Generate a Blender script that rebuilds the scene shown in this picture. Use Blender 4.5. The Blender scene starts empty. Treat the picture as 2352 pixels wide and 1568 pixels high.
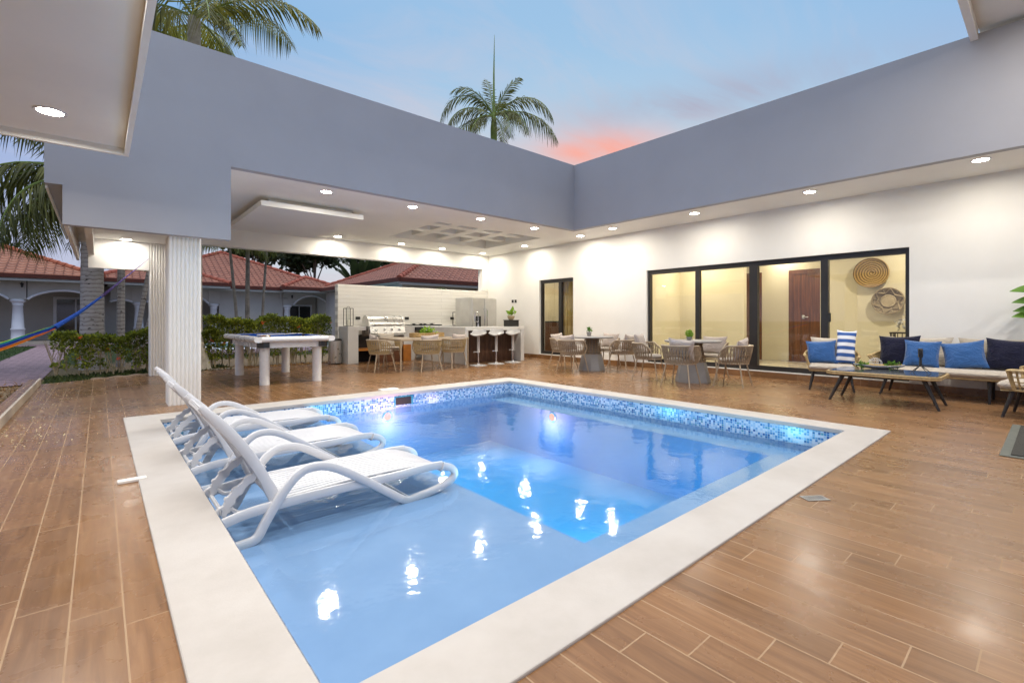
import bpy, math, random
import numpy as np
from mathutils import Vector, Matrix
R = math.radians; PI = math.pi
random.seed(7); rng = np.random.default_rng(7)
SC = bpy.context.scene
COL = SC.collection

# ------------------------------------------------------------------ camera
cam = bpy.data.cameras.new("camera"); camo = bpy.data.objects.new("camera", cam); COL.objects.link(camo)
cam.sensor_width = 36.0; cam.lens = 36.0 * 1090 / 2352
cam.shift_y = -(784 - 735) / 2352
cam.clip_start = 0.05; cam.clip_end = 2000
camo.location = (0, 0, 1.05); camo.rotation_euler = (R(90), 0, -R(41.0))
SC.camera = camo

# ------------------------------------------------------------------ exposure
SC.view_settings.view_transform = 'Standard'; SC.view_settings.look = 'None'
SC.view_settings.exposure = 1.15; SC.view_settings.gamma = 1.0
SC.render.engine = 'CYCLES'
cy = SC.cycles
cy.use_denoising = True; cy.sample_clamp_indirect = 6.0; cy.sample_clamp_direct = 0
cy.max_bounces = 9; cy.diffuse_bounces = 5; cy.glossy_bounces = 4; cy.transparent_max_bounces = 16
cy.caustics_reflective = False; cy.caustics_refractive = False; cy.blur_glossy = 0.5
cy.use_adaptive_sampling = True; cy.adaptive_threshold = 0.015

# ------------------------------------------------------------------ node helpers
def lin(c):
    return tuple(((v / 255) / 12.92 if v / 255 <= .04045 else ((v / 255 + .055) / 1.055) ** 2.4) for v in c) + (1,)
class NT:
    def __init__(s, nt): s.nt = nt; s.n = nt.nodes; s.l = nt.links
    def node(s, t, **k):
        n = s.n.new(t)
        for a, b in k.items(): setattr(n, a, b)
        return n
    def put(s, sock, v):
        if v is None: return
        if hasattr(v, 'links') or isinstance(v, bpy.types.NodeSocket): s.l.new(v, sock)
        else:
            if isinstance(v, (tuple, list)) and len(v) == 3 and sock.type == 'RGBA': v = tuple(v) + (1,)
            sock.default_value = v
    def math(s, op, a, b=None, c=None, clamp=False):
        n = s.node('ShaderNodeMath', operation=op, use_clamp=clamp)
        s.put(n.inputs[0], a)
        if b is not None: s.put(n.inputs[1], b)
        if c is not None: s.put(n.inputs[2], c)
        return n.outputs[0]
    def mix(s, f, a, b, mode='MIX'):
        n = s.node('ShaderNodeMix', data_type='RGBA', blend_type=mode)
        s.put(n.inputs['Factor'], f); s.put(n.inputs[6], a); s.put(n.inputs[7], b)
        return n.outputs[2]
    def ramp(s, f, stops, interp='LINEAR'):
        n = s.node('ShaderNodeValToRGB'); cr = n.color_ramp; cr.interpolation = interp
        while len(cr.elements) > 1: cr.elements.remove(cr.elements[0])
        cr.elements[0].position = stops[0][0]; cr.elements[0].color = stops[0][1] if len(stops[0][1]) == 4 else tuple(stops[0][1]) + (1,)
        for p, c in stops[1:]:
            e = cr.elements.new(p); e.color = c if len(c) == 4 else tuple(c) + (1,)
        s.put(n.inputs[0], f); return n.outputs[0]
    def noise(s, vec, scale, detail=3, rough=.5, dist=0, out=0):
        n = s.node('ShaderNodeTexNoise'); s.put(n.inputs['Vector'], vec)
        n.inputs['Scale'].default_value = scale; n.inputs['Detail'].default_value = detail
        n.inputs['Roughness'].default_value = rough; n.inputs['Distortion'].default_value = dist
        return n.outputs[out]
    def scale(s, vec, sx, sy, sz, rot=(0, 0, 0), loc=(0, 0, 0)):
        n = s.node('ShaderNodeMapping'); s.put(n.inputs[0], vec)
        n.inputs['Scale'].default_value = (sx, sy, sz); n.inputs['Rotation'].default_value = rot; n.inputs['Location'].default_value = loc
        return n.outputs[0]
    def maprange(s, v, a, b, c, d):
        n = s.node('ShaderNodeMapRange'); s.put(n.inputs[0], v)
        for i, q in enumerate((a, b, c, d)): n.inputs[i + 1].default_value = q
        return n.outputs[0]
    def sep(s, v):
        n = s.node('ShaderNodeSeparateXYZ'); s.put(n.inputs[0], v); return n.outputs
    def comb(s, x, y, z=0.0):
        n = s.node('ShaderNodeCombineXYZ'); s.put(n.inputs[0], x); s.put(n.inputs[1], y); s.put(n.inputs[2], z); return n.outputs[0]
    def bump(s, h, strength=.3, dist=.01, normal=None):
        n = s.node('ShaderNodeBump'); s.put(n.inputs['Height'], h)
        n.inputs['Strength'].default_value = strength; n.inputs['Distance'].default_value = dist
        if normal is not None: s.put(n.inputs['Normal'], normal)
        return n.outputs[0]
    def coord(s, w='Object'): return s.node('ShaderNodeTexCoord').outputs[w]
    def objrand(s): return s.node('ShaderNodeObjectInfo').outputs['Random']

MATS = {}
def newmat(name):
    m = bpy.data.materials.new(name); m.use_nodes = True
    m.node_tree.nodes.clear(); t = NT(m.node_tree)
    out = t.node('ShaderNodeOutputMaterial')
    MATS[name] = m
    return m, t, out
def princ(t, out, color, rough=.5, metal=0.0, normal=None, spec=.5, emis=None, estr=0, coat=0, sheen=0, trans=0):
    p = t.node('ShaderNodeBsdfPrincipled')
    t.put(p.inputs['Base Color'], color); t.put(p.inputs['Roughness'], rough); t.put(p.inputs['Metallic'], metal)
    p.inputs['Specular IOR Level'].default_value = spec
    if normal is not None: t.put(p.inputs['Normal'], normal)
    if emis is not None: t.put(p.inputs['Emission Color'], emis); p.inputs['Emission Strength'].default_value = estr
    p.inputs['Coat Weight'].default_value = coat; p.inputs['Sheen Weight'].default_value = sheen
    p.inputs['Transmission Weight'].default_value = trans
    t.l.new(p.outputs[0], out.inputs[0]); return p
def simple(name, rgb, rough=.5, metal=0, var=.12, vscale=6, bump=.0, bscale=60, spec=.5, coat=0, sheen=0):
    """a plain surface with mottled colour and fine grain"""
    m, t, out = newmat(name); co = t.coord()
    n = t.noise(co, vscale, 4, .6)
    f = t.maprange(n, .3, .7, 1 - var, 1 + var)
    c = t.mix(1.0, rgb, t.comb(f, f, f), 'MULTIPLY')
    nr = None
    if bump: nr = t.bump(t.noise(co, bscale, 4, .6), bump, .004)
    if sheen:   # soft creases in cloth
        cr = t.noise(t.scale(co, 1, 1, 1.8, rot=(.3, .5, .2)), 7, 4, .55, 1.6)
        nr = t.bump(t.math('ABSOLUTE', t.math('SUBTRACT', cr, .5)), .55, .06, nr)
    rr = t.maprange(t.noise(co, vscale * 2.3, 3), .3, .7, max(.02, rough - .06), min(1, rough + .06))
    princ(t, out, c, rr, metal, nr, spec, coat=coat, sheen=sheen)
    return m

# ------------------------------------------------------------------ sky (dusk, sun below the horizon: no sun lamp)
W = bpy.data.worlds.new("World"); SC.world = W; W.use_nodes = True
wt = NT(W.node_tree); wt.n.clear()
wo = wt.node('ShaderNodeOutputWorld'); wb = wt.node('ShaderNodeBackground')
d = wt.coord('Generated'); X, Y, Z = wt.sep(d)
# horizontal angle measured from the direction of the sunset
sunset = (math.sin(R(49.5)), math.cos(R(49.5)))
az = wt.math('ADD', wt.math('MULTIPLY', X, sunset[0]), wt.math('MULTIPLY', Y, sunset[1]))
grad_a = wt.ramp(Z, [(0.0, lin((222, 214, 218))), (.12, lin((214, 222, 226))), (.28, lin((200, 219, 228))), (.42, lin((176, 205, 228))), (.58, lin((154, 194, 228))), (.74, lin((205, 214, 226))), (1, lin((228, 226, 226)))])
grad_b = wt.ramp(Z, [(0.0, lin((186, 184, 208))), (.15, lin((178, 188, 220))), (.35, lin((134, 168, 220))), (.5, lin((128, 176, 226))), (.74, lin((196, 208, 224))), (1, lin((228, 226, 226)))])
base = wt.mix(wt.maprange(az, .55, .95, 0, 1), grad_b, grad_a)
# cloud streaks
zz = wt.math('ADD', Z, .12)
cx_ = wt.math('DIVIDE', X, zz); cy_ = wt.math('DIVIDE', Y, zz)
cv = wt.comb(cx_, cy_, 0)
c1 = wt.noise(wt.scale(cv, .9, 2.1, 1, rot=(0, 0, R(41))), 1.1, 6, .62, .6)
cm1 = wt.maprange(c1, .47, .68, 0, 1)
lowm = wt.ramp(Z, [(0, (1, 1, 1)), (.42, (.8, .8, .8)), (.75, (.25, .25, .25)), (1, (.1, .1, .1))])
col_cl = wt.mix(wt.maprange(az, .6, .97, 0, 1), lin((196, 200, 222)), lin((216, 200, 204)))
s1 = wt.mix(wt.math('MULTIPLY', wt.math('MULTIPLY', cm1, lowm), .55), base, col_cl)
# glowing pink bank low in the sunset direction
pk = wt.noise(wt.scale(cv, 1.6, 4.2, 1, rot=(0, 0, R(41))), 1.0, 5, .55, .3)
du = wt.math('SUBTRACT', wt.math('MULTIPLY', X, sunset[1]), wt.math('MULTIPLY', Y, sunset[0]))   # sideways
g1 = wt.math('MULTIPLY', wt.math('SUBTRACT', du, .03), 8.2)
g2 = wt.math('MULTIPLY', wt.math('SUBTRACT', Z, .333), 27.0)
r2 = wt.math('ADD', wt.math('MULTIPLY', g1, g1), wt.math('MULTIPLY', g2, g2))
gm = wt.math('POWER', 2.718, wt.math('MULTIPLY', r2, -1.0))
pm = wt.math('MULTIPLY', gm, wt.maprange(pk, .3, .62, .45, 1.15), clamp=True)
s2 = wt.mix(pm, s1, lin((246, 176, 163)))
# grey-mauve streak above it
g3 = wt.math('MULTIPLY', wt.math('SUBTRACT', du, .25), 4.4)
g4 = wt.math('MULTIPLY', wt.math('SUBTRACT', Z, .395), 30.0)
r3 = wt.math('ADD', wt.math('MULTIPLY', g3, g3), wt.math('MULTIPLY', g4, g4))
gm3 = wt.math('POWER', 2.718, wt.math('MULTIPLY', r3, -1.0))
pm3 = wt.math('MULTIPLY', gm3, wt.maprange(c1, .35, .65, .1, 1.1), clamp=True)
s3 = wt.mix(wt.math('MULTIPLY', pm3, .95, clamp=True), s2, lin((170, 168, 188)))
# the unseen sky straight overhead is brightened to add fill light
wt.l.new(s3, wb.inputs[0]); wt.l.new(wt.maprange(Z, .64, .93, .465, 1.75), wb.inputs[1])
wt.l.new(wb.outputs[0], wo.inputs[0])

# ------------------------------------------------------------------ materials
def mk_deck():
    m, t, out = newmat('wood_look_tile'); co = t.coord(); x, y, z = t.sep(co)
    W_, L_, OF = .147, .90, .15
    xr = t.math('DIVIDE', t.math('SUBTRACT', x, 1.39), W_); row = t.math('FLOOR', xr)
    fx = t.math('FRACT', xr)
    yy = t.math('DIVIDE', t.math('ADD', t.math('SUBTRACT', y, .76), t.math('MULTIPLY', row, OF)), L_)
    pl = t.math('FLOOR', yy); fy = t.math('FRACT', yy)
    gx = t.math('LESS_THAN', t.math('MINIMUM', fx, t.math('SUBTRACT', 1.0, fx)), .019)
    gy = t.math('LESS_THAN', t.math('MINIMUM', fy, t.math('SUBTRACT', 1.0, fy)), .0028)
    g = t.math('MAXIMUM', gx, gy)
    wn = t.node('ShaderNodeTexWhiteNoise', noise_dimensions='2D'); t.put(wn.inputs[0], t.comb(row, pl, 0)); rv = wn.outputs[0]; rc = wn.outputs[1]
    off = t.math('MULTIPLY', rv, 37.0)
    gv = t.comb(t.math('ADD', t.math('MULTIPLY', x, 26), off), t.math('ADD', t.math('MULTIPLY', y, 1.7), off), off)
    gr = t.noise(gv, 1.0, 6, .62, .9)
    gr2 = t.noise(t.comb(t.math('MULTIPLY', x, 95), t.math('ADD', t.math('MULTIPLY', y, 3.2), off), off), 1.0, 3, .6)
    c = t.ramp(gr, [(.28, lin((110, 80, 53))), (.45, lin((126, 92, 61))), (.58, lin((136, 101, 68))), (.75, lin((147, 113, 79)))])
    c = t.mix(t.maprange(gr2, .35, .7, 0, .2), c, lin((108, 78, 52)))
    tone = t.maprange(rv, 0, 1, .86, 1.12)
    c = t.mix(1.0, c, t.comb(tone, t.math('MULTIPLY', tone, .985), t.math('MULTIPLY', tone, .97)), 'MULTIPLY')
    big = t.maprange(t.noise(co, .55, 3), .35, .65, .93, 1.07)
    c = t.mix(1.0, c, t.comb(big, big, big), 'MULTIPLY')
    gc = t.mix(t.noise(co, 5, 3), lin((158, 130, 98)), lin((180, 154, 122)))
    # grout is paler where the garden side is walked less
    c = t.mix(t.math('MULTIPLY', g, .62), c, gc)
    worn = t.maprange(t.noise(co, .9, 3, .5, .5), .40, .65, 0, .09)
    rough = t.math('ADD', t.math('ADD', t.maprange(t.noise(co, 7, 4), .3, .7, .19, .29), worn), t.math('MULTIPLY', g, .3))
    dust = t.maprange(t.noise(co, 3.3, 6, .75), .58, .75, 0, .06)
    c = t.mix(dust, c, lin((176, 156, 128)))
    h = t.math('ADD', t.math('MULTIPLY', gr2, .12), t.math('MULTIPLY', g, -1.0))
    princ(t, out, c, rough, 0, t.bump(h, .12, .0012), .45)
mk_deck()

def mk_plaster(name, rgb, rough=.55, var=.03):
    m, t, out = newmat(name); co = t.coord()
    n = t.noise(co, 1.3, 4, .6); f = t.maprange(n, .3, .7, 1 - var, 1 + var)
    c = t.mix(1.0, rgb, t.comb(f, f, f), 'MULTIPLY')
    h = t.math('ADD', t.noise(co, 160, 3, .6), t.math('MULTIPLY', t.noise(co, 3.5, 2), 1.2))
    princ(t, out, c, rough, 0, t.bump(h, .12, .003), .35)
mk_plaster('white_paint', (.80, .785, .74))
mk_plaster('fascia_paint', (.375, .37, .385), .65)
mk_plaster('cream_paint', (.66, .60, .44))
mk_plaster('house_wall', (.50, .465, .43), .8, .06)
mk_plaster('house_trim', (.80, .80, .84), .7, .05)
mk_plaster('concrete', (.56, .55, .52), .55, .10)
mk_plaster('table_concrete', (.25, .238, .228), .55, .10)
mk_plaster('cement', (.47, .40, .32), .85, .2)

def mk_coping():
    m, t, out = newmat('coping_stone'); co = t.coord()
    n = t.noise(co, 2.2, 5, .65); n2 = t.noise(co, 30, 4, .7)
    c = t.ramp(n, [(.3, (.42, .385, .345)), (.55, (.475, .44, .40)), (.75, (.505, .475, .435))])
    c = t.mix(t.maprange(n2, .66, .74, 0, .35), c, (.46, .42, .36))
    princ(t, out, c, .55, 0, t.bump(t.noise(co, 90, 4, .6), .25, .002), .4)
mk_coping()

def mk_mosaic():
    m, t, out = newmat('glass_mosaic'); co = t.coord(); x, y, z = t.sep(co)
    s = .0245
    u = t.math('DIVIDE', t.math('ADD', x, y), s); v = t.math('DIVIDE', z, s)
    fu, fv = t.math('FRACT', u), t.math('FRACT', v)
    wn = t.node('ShaderNodeTexWhiteNoise', noise_dimensions='2D'); t.put(wn.inputs[0], t.comb(t.math('FLOOR', u), t.math('FLOOR', v)))
    c = t.ramp(wn.outputs[0], [(0, lin((198, 212, 226))), (.30, lin((160, 190, 216))), (.5, lin((112, 160, 200))), (.66, lin((52, 122, 178))), (.85, lin((20, 84, 148))), (.95, lin((86, 150, 170)))], 'CONSTANT')
    g = t.math('LESS_THAN', t.math('MINIMUM', t.math('MINIMUM', fu, t.math('SUBTRACT', 1.0, fu)), t.math('MINIMUM', fv, t.math('SUBTRACT', 1.0, fv))), .07)
    c = t.mix(g, c, lin((196, 206, 214)))
    princ(t, out, c, .18, 0, None, .6)
mk_mosaic()
def mk_poolplaster():
    m, t, out = newmat('pool_plaster'); co = t.coord()
    n = t.noise(co, 2.5, 5, .6)
    c = t.ramp(n, [(.3, (.175, .285, .46)), (.7, (.205, .32, .50))])
    princ(t, out, c, .8, 0, None, .2)
mk_poolplaster()
def mk_water():
    m, t, out = newmat('pool_water'); co = t.coord()
    w1 = t.noise(t.scale(co, 1, 1, 1, rot=(0, 0, R(20))), 3.2, 3, .5, .4)
    w2 = t.noise(t.scale(co, 1, 1, 1, rot=(0, 0, R(-35))), 15, 2, .5, .2)
    h = t.math('ADD', w1, t.math('MULTIPLY', w2, .22))
    nr = t.bump(h, .21, .022)
    fr = t.node('ShaderNodeFresnel'); t.put(fr.inputs[0], t.math('SUBTRACT', 1.36, t.math('MULTIPLY', t.node('ShaderNodeNewGeometry').outputs['Backfacing'], 1.36 - 1 / 1.36))); t.put(fr.inputs['Normal'], nr)
    gl = t.node('ShaderNodeBsdfGlossy'); gl.inputs['Roughness'].default_value = .06; t.put(gl.inputs['Normal'], nr)
    tr = t.node('ShaderNodeBsdfTransparent'); tr.inputs[0].default_value = (.97, .985, 1, 1)
    mx = t.node('ShaderNodeMixShader'); t.l.new(fr.outputs[0], mx.inputs[0]); t.l.new(tr.outputs[0], mx.inputs[1]); t.l.new(gl.outputs[0], mx.inputs[2])
    t.l.new(mx.outputs[0], out.inputs[0])
    va = t.node('ShaderNodeVolumeAbsorption'); va.inputs[0].default_value = (.02, .83, .99, 1); va.inputs[1].default_value = .56
    t.l.new(va.outputs[0], out.inputs['Volume'])
mk_water()
def mk_glass(name, tint=(.96, .97, .95), k=1.0, rough=.01):
    m, t, out = newmat(name); co = t.coord()
    nr = t.bump(t.noise(co, 1.2, 2), .02, .01)
    fr = t.node('ShaderNodeFresnel'); t.put(fr.inputs[0], t.math('SUBTRACT', 1.45, t.math('MULTIPLY', t.node('ShaderNodeNewGeometry').outputs['Backfacing'], 1.45 - 1 / 1.45))); t.put(fr.inputs['Normal'], nr)
    gl = t.node('ShaderNodeBsdfGlossy'); gl.inputs['Roughness'].default_value = rough; t.put(gl.inputs['Normal'], nr)
    tr = t.node('ShaderNodeBsdfTransparent'); tr.inputs[0].default_value = tuple(tint) + (1,)
    mx = t.node('ShaderNodeMixShader'); t.l.new(t.math('MULTIPLY', fr.outputs[0], k), mx.inputs[0]); t.l.new(tr.outputs[0], mx.inputs[1]); t.l.new(gl.outputs[0], mx.inputs[2])
    t.l.new(mx.outputs[0], out.inputs[0])
mk_glass('window_glass', k=1.5); mk_glass('lantern_glass', (.93, .94, .92))

simple('black_frame', (.022, .02, .019), .35, 0, .15)
simple('white_plastic', (.61, .61, .62), .33, 0, .03, 3, .05, 300, .5)
simple('white_lacquer', (.72, .71, .69), .28, 0, .03, 3)
simple('white_metal', (.46, .455, .45), .3, 0, .03, 5); simple('stool_shell', (.36, .355, .35), .35, 0, .03, 5)
simple('black_plastic', (.018, .017, .016), .45, 0, .2)
simple('tan_metal', (.36, .28, .19), .4, 0, .1, 20)
simple('rope_taupe', (.28, .205, .13), .85, 0, .22, 40, .5, 260)
simple('rope_tan', (.37, .27, .13), .85, 0, .2, 40, .5, 260)
simple('cushion_beige', (.42, .365, .30), .95, 0, .08, 9, .35, 420, .2, sheen=.3)
simple('pillow_pinkbeige', (.40, .335, .29), .95, 0, .08, 9, .35, 420, .2, sheen=.3)
simple('lounge_cushion', (.50, .44, .36), .95, 0, .06, 7, .35, 380, .2, sheen=.3)
simple('pillow_tan', (.43, .37, .29), .95, 0, .1, 9, .35, 380, .2, sheen=.3)
simple('pillow_blue', (.035, .115, .31), .92, 0, .12, 9, .35, 420, .2, sheen=.35)
simple('pillow_navy', (.010, .011, .030), .95, 0, .3, 9, .35, 420, .2, sheen=.15)
simple('rattan', (.40, .285, .13), .55, 0, .25, 30, .4, 160)
simple('black_wood', (.022, .018, .016), .4, 0, .3, 20)
simple('steel', (.52, .51, .48), .3, .65, .08, 3, .03, 200)
simple('steel_dull', (.60, .59, .55), .36, .55, .08, 3)
simple('chrome', (.75, .75, .75), .12, 1, .02)
simple('seagrass', (.36, .24, .10), .85, 0, .3, 24, .8, 110)
simple('seagrass_grey', (.30, .24, .15), .85, 0, .15, 24, .8, 110)
simple('seagrass_pale', (.40, .325, .21), .85, 0, .15, 24, .8, 110)
simple('candle_wax', (.82, .78, .68), .6, 0, .03)
simple('soil', (.16, .115, .08), .95, 0, .4, 6, 1.0, 40)
simple('stick', (.44, .35, .22), .9, 0, .3, 30)
simple('bark', (.25, .215, .18), .95, 0, .35, 7, 1, 30)
simple('limewashed_bark', (.42, .39, .33), .95, 0, .3, 7, 1, 30)
simple('crownshaft', (.20, .27, .055), .5, 0, .2, 5)
simple('petal', (.52, .43, .27), .9, 0, .3, 50, spec=.1)
simple('flower_orange', (.75, .13, .03), .7, 0, .2, 30)
simple('felt_blue', (.012, .10, .44), .98, 0, .06, 40, .2, 500, .1)
simple('dark_cavity', (.03, .024, .02), .7)
simple('orange_wood', (.42, .15, .02), .5, 0, .2, 8)
simple('red_wood', (.12, .04, .012), .5, 0, .2, 8)
simple('mat_fibre', (.045, .042, .034), .98, 0, .4, 60, 1, 300)
simple('mat_rubber', (.11, .115, .095), .8, 0, .1)
simple('curtain_cloth', (.50, .35, .13), .9, 0, .08)
simple('interior_tile', (.55, .50, .40), .18, 0, .05, 3)
simple('hammock_blue', (.008, .07, .38), .9, 0, .2, 30)
simple('hammock_violet', (.12, .085, .30), .9, 0, .2, 30)
simple('ceramic_grey', (.28, .27, .25), .5, 0, .15, 12)
simple('pot_basket', (.40, .30, .17), .8, 0, .3, 40, .6, 120)
simple('glass_black', (.012, .014, .017), .03, 0, .05, spec=.8)
simple('table_glass', (.07, .078, .09), .06, 0, .1, 2, spec=.9)
simple('brass_tray', (.55, .36, .10), .35, .5, .1)
simple('silver_tray', (.50, .49, .48), .3, .3, .06)
simple('lamp_iron', (.018, .014, .012), .5)
simple('neigh_tile', (.055, .30, .38), .12, 0, .1)
simple('gutter_metal', (.38, .36, .34), .6, 0, .08)

def mk_slats():
    m, t, out = newmat('walnut_slat'); co = t.coord()
    n = t.noise(t.scale(co, 30, 30, 2), 1, 4, .6)
    c = t.ramp(n, [(.3, (.05, .022, .012)), (.7, (.12, .055, .03))])
    princ(t, out, c, .45)
mk_slats()
def mk_door():
    m, t, out = newmat('door_wood'); co = t.coord()
    n = t.noise(t.scale(co, 22, 22, 1.2), 1, 5, .6, .5)
    c = t.ramp(n, [(.3, (.075, .024, .007)), (.55, (.16, .055, .014)), (.75, (.22, .085, .022))])
    princ(t, out, c, .35)
mk_door()
def mk_emit(name, col, s):
    m, t, out = newmat(name); e = t.node('ShaderNodeEmission'); e.inputs[0].default_value = tuple(col) + (1,); e.inputs[1].default_value = s
    t.l.new(e.outputs[0], out.inputs[0])
mk_emit('lamp_warm', (1, .94, .84), 42)
mk_emit('pool_lamp', (1, .36, .28), 1.1)
def mk_leaf(name, c1, c2, c3, trans=.35):
    m, t, out = newmat(name); co = t.coord('Object')
    g = t.node('ShaderNodeNewGeometry').outputs['Random Per Island']
    n = t.noise(co, 2.2, 3)
    f = t.math('ADD', t.math('MULTIPLY', g, .62), t.maprange(n, .3, .7, 0, .38))
    c = t.ramp(f, [(.05, c1), (.5, c2), (.95, c3)])
    p = t.node('ShaderNodeBsdfPrincipled'); t.put(p.inputs['Base Color'], c); p.inputs['Roughness'].default_value = .5; p.inputs['Specular IOR Level'].default_value = .35
    tl = t.node('ShaderNodeBsdfTranslucent'); t.put(tl.inputs[0], c)
    mx = t.node('ShaderNodeMixShader'); mx.inputs[0].default_value = trans
    t.l.new(p.outputs[0], mx.inputs[1]); t.l.new(tl.outputs[0], mx.inputs[2]); t.l.new(mx.outputs[0], out.inputs[0])
mk_leaf('hedge_leaf', (.05, .07, .012), (.16, .20, .022), (.42, .46, .04))
mk_leaf('hedge_leaf_dark', (.02, .035, .008), (.055, .08, .018), (.13, .15, .03))
mk_leaf('palm_leaf', (.04, .05, .012), (.11, .12, .022), (.25, .25, .05), .35)
mk_leaf('palm_leaf_warm', (.05, .06, .012), (.15, .15, .022), (.34, .31, .05), .4)
mk_leaf('palm_leaf_yellow', (.12, .15, .02), (.26, .27, .03), (.42, .40, .05), .4)
mk_leaf('tree_leaf', (.015, .028, .012), (.035, .055, .02), (.07, .09, .03), .25)
mk_leaf('bright_leaf', (.12, .24, .02), (.22, .40, .03), (.36, .55, .06), .35)
mk_leaf('potted_leaf', (.05, .13, .015), (.11, .24, .03), (.20, .36, .05), .3)
mk_leaf('mulch_bits', (.14, .06, .02), (.32, .17, .06), (.55, .36, .16), .0)
mk_leaf('grass_leaf', (.02, .05, .01), (.035, .085, .015), (.06, .12, .02), .3)

def mk_roof(name, c1, c2):
    m, t, out = newmat(name); uv = t.coord('UV'); u, v, _ = t.sep(uv)
    TU, TV = .30, .36
    uu = t.math('DIVIDE', u, TU); w0 = t.math('ABSOLUTE', t.math('SINE', t.math('MULTIPLY', uu, PI)))
    vv = t.math('ADD', t.math('DIVIDE', v, TV), t.math('MULTIPLY', w0, .32)); row = t.math('FLOOR', vv); fv = t.math('FRACT', vv)
    fu = t.math('FRACT', uu)
    wave = t.math('ABSOLUTE', t.math('SINE', t.math('MULTIPLY', uu, PI)))
    wn = t.node('ShaderNodeTexWhiteNoise', noise_dimensions='2D'); t.put(wn.inputs[0], t.comb(t.math('FLOOR', uu), row))
    n = t.noise(t.coord('Object'), .9, 4, .6)
    f = t.math('ADD', t.math('MULTIPLY', wn.outputs[0], .55), t.maprange(n, .3, .7, 0, .45))
    c = t.ramp(f, [(0, c1), (1, c2)])
    # dark gaps between tile columns, shadow painted along each row, paler butt edges
    gap_shade = t.math('MAXIMUM', t.math('MULTIPLY', t.math('LESS_THAN', wave, .2), .4), t.math('MULTIPLY', t.math('GREATER_THAN', fv, .84), .8))
    c = t.mix(gap_shade, c, (.035, .012, .008, 1))
    lip = t.math('MULTIPLY', t.math('LESS_THAN', fv, .22), t.math('GREATER_THAN', wave, .35))
    c = t.mix(t.math('MULTIPLY', lip, .55), c, (.55, .30, .20, 1))
    h = t.math('ADD', wave, t.math('MULTIPLY', t.math('SUBTRACT', 1.0, fv), .5))
    princ(t, out, c, .75, 0, t.bump(h, .9, .06), .3)
mk_roof('terracotta_orange', (.18, .055, .028), (.34, .13, .07))
mk_roof('terracotta_red', (.15, .042, .025), (.27, .088, .052))
simple('roof_edge', (.10, .022, .012), .8, 0, .2)

def mk_ground():
    m, t, out = newmat('garden_ground'); co = t.coord()
    n = t.noise(co, 1.6, 5, .65); n2 = t.noise(co, 22, 4, .7)
    g = t.ramp(n2, [(.3, (.010, .020, .004)), (.7, (.032, .05, .010))])
    s = t.ramp(n2, [(.3, (.10, .065, .035)), (.55, (.24, .17, .10)), (.75, (.42, .34, .22))])
    x, y, z = t.sep(co)
    # bare earth close to the terrace, grass further out
    near = t.maprange(t.math('ADD', y, t.math('MULTIPLY', n, 1.5)), 15.8, 16.8, 1, 0)
    left = t.maprange(x, -.2, .4, .55, 1)
    leftmulch = t.maprange(x, -1.0, -.8, 1, 0)
    near2 = t.maprange(y, 10.9, 11.2, 1, 0)
    f = t.math('MAXIMUM', t.math('MULTIPLY', near, left), t.math('MULTIPLY', leftmulch, near2))
    c = t.mix(f, g, s)
    princ(t, out, c, .95, 0, t.bump(n2, 1, .02), .2)
mk_ground()
def mk_path():
    m, t, out = newmat('brick_paving'); co = t.coord()
    b = t.node('ShaderNodeTexBrick'); t.put(b.inputs['Vector'], t.scale(co, 1, 1, 1, rot=(0, 0, R(45))))
    b.inputs['Color1'].default_value = (.20, .135, .155, 1); b.inputs['Color2'].default_value = (.29, .20, .225, 1); b.inputs['Mortar'].default_value = (.06, .045, .05, 1)
    b.inputs['Scale'].default_value = 1; b.inputs['Brick Width'].default_value = .2; b.inputs['Row Height'].default_value = .1; b.inputs['Mortar Size'].default_value = .006
    princ(t, out, b.outputs[0], .8, 0, t.bump(t.noise(co, 40, 3), .3, .004), .3)
mk_path()
def mk_whitebrick():
    m, t, out = newmat('white_brick'); co = t.coord(); x, y, z = t.sep(co)
    b = t.node('ShaderNodeTexBrick'); t.put(b.inputs['Vector'], t.comb(x, z, 0))
    b.inputs['Color1'].default_value = (.74, .72, .66, 1); b.inputs['Color2'].default_value = (.79, .77, .71, 1); b.inputs['Mortar'].default_value = (.55, .53, .48, 1)
    b.inputs['Scale'].default_value = 1; b.inputs['Brick Width'].default_value = 6.0; b.inputs['Row Height'].default_value = .098; b.inputs['Mortar Size'].default_value = .0042; b.inputs['Mortar Smooth'].default_value = .6
    h = t.math('ADD', t.math('MULTIPLY', b.outputs[1], -1.0), t.math('MULTIPLY', t.noise(t.scale(co, 2.5, 1, 14), 1, 3), .9))
    princ(t, out, b.outputs[0], .6, 0, t.bump(h, .55, .008), .3)
mk_whitebrick()
def mk_trunk():
    m, t, out = newmat('palm_trunk'); co = t.coord(); x, y, z = t.sep(co)
    zz = t.math('ADD', t.math('MULTIPLY', z, 11), t.math('MULTIPLY', t.noise(co, 5, 3), 1.2))
    ring = t.math('FRACT', zz)
    c = t.ramp(t.math('ADD', t.math('MULTIPLY', ring, .6), t.math('MULTIPLY', t.noise(co, 12, 4, .7), .4)), [(.15, (.24, .205, .185)), (.4, (.44, .40, .37)), (.8, (.58, .54, .51))])
    sp = t.maprange(t.noise(t.scale(co, 1, 1, 2.2), 9, 3), .64, .70, 0, 1)
    c = t.mix(sp, c, (.06, .05, .045, 1))
    princ(t, out, c, .9, 0, t.bump(ring, .7, .02), .2)
mk_trunk()
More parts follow.
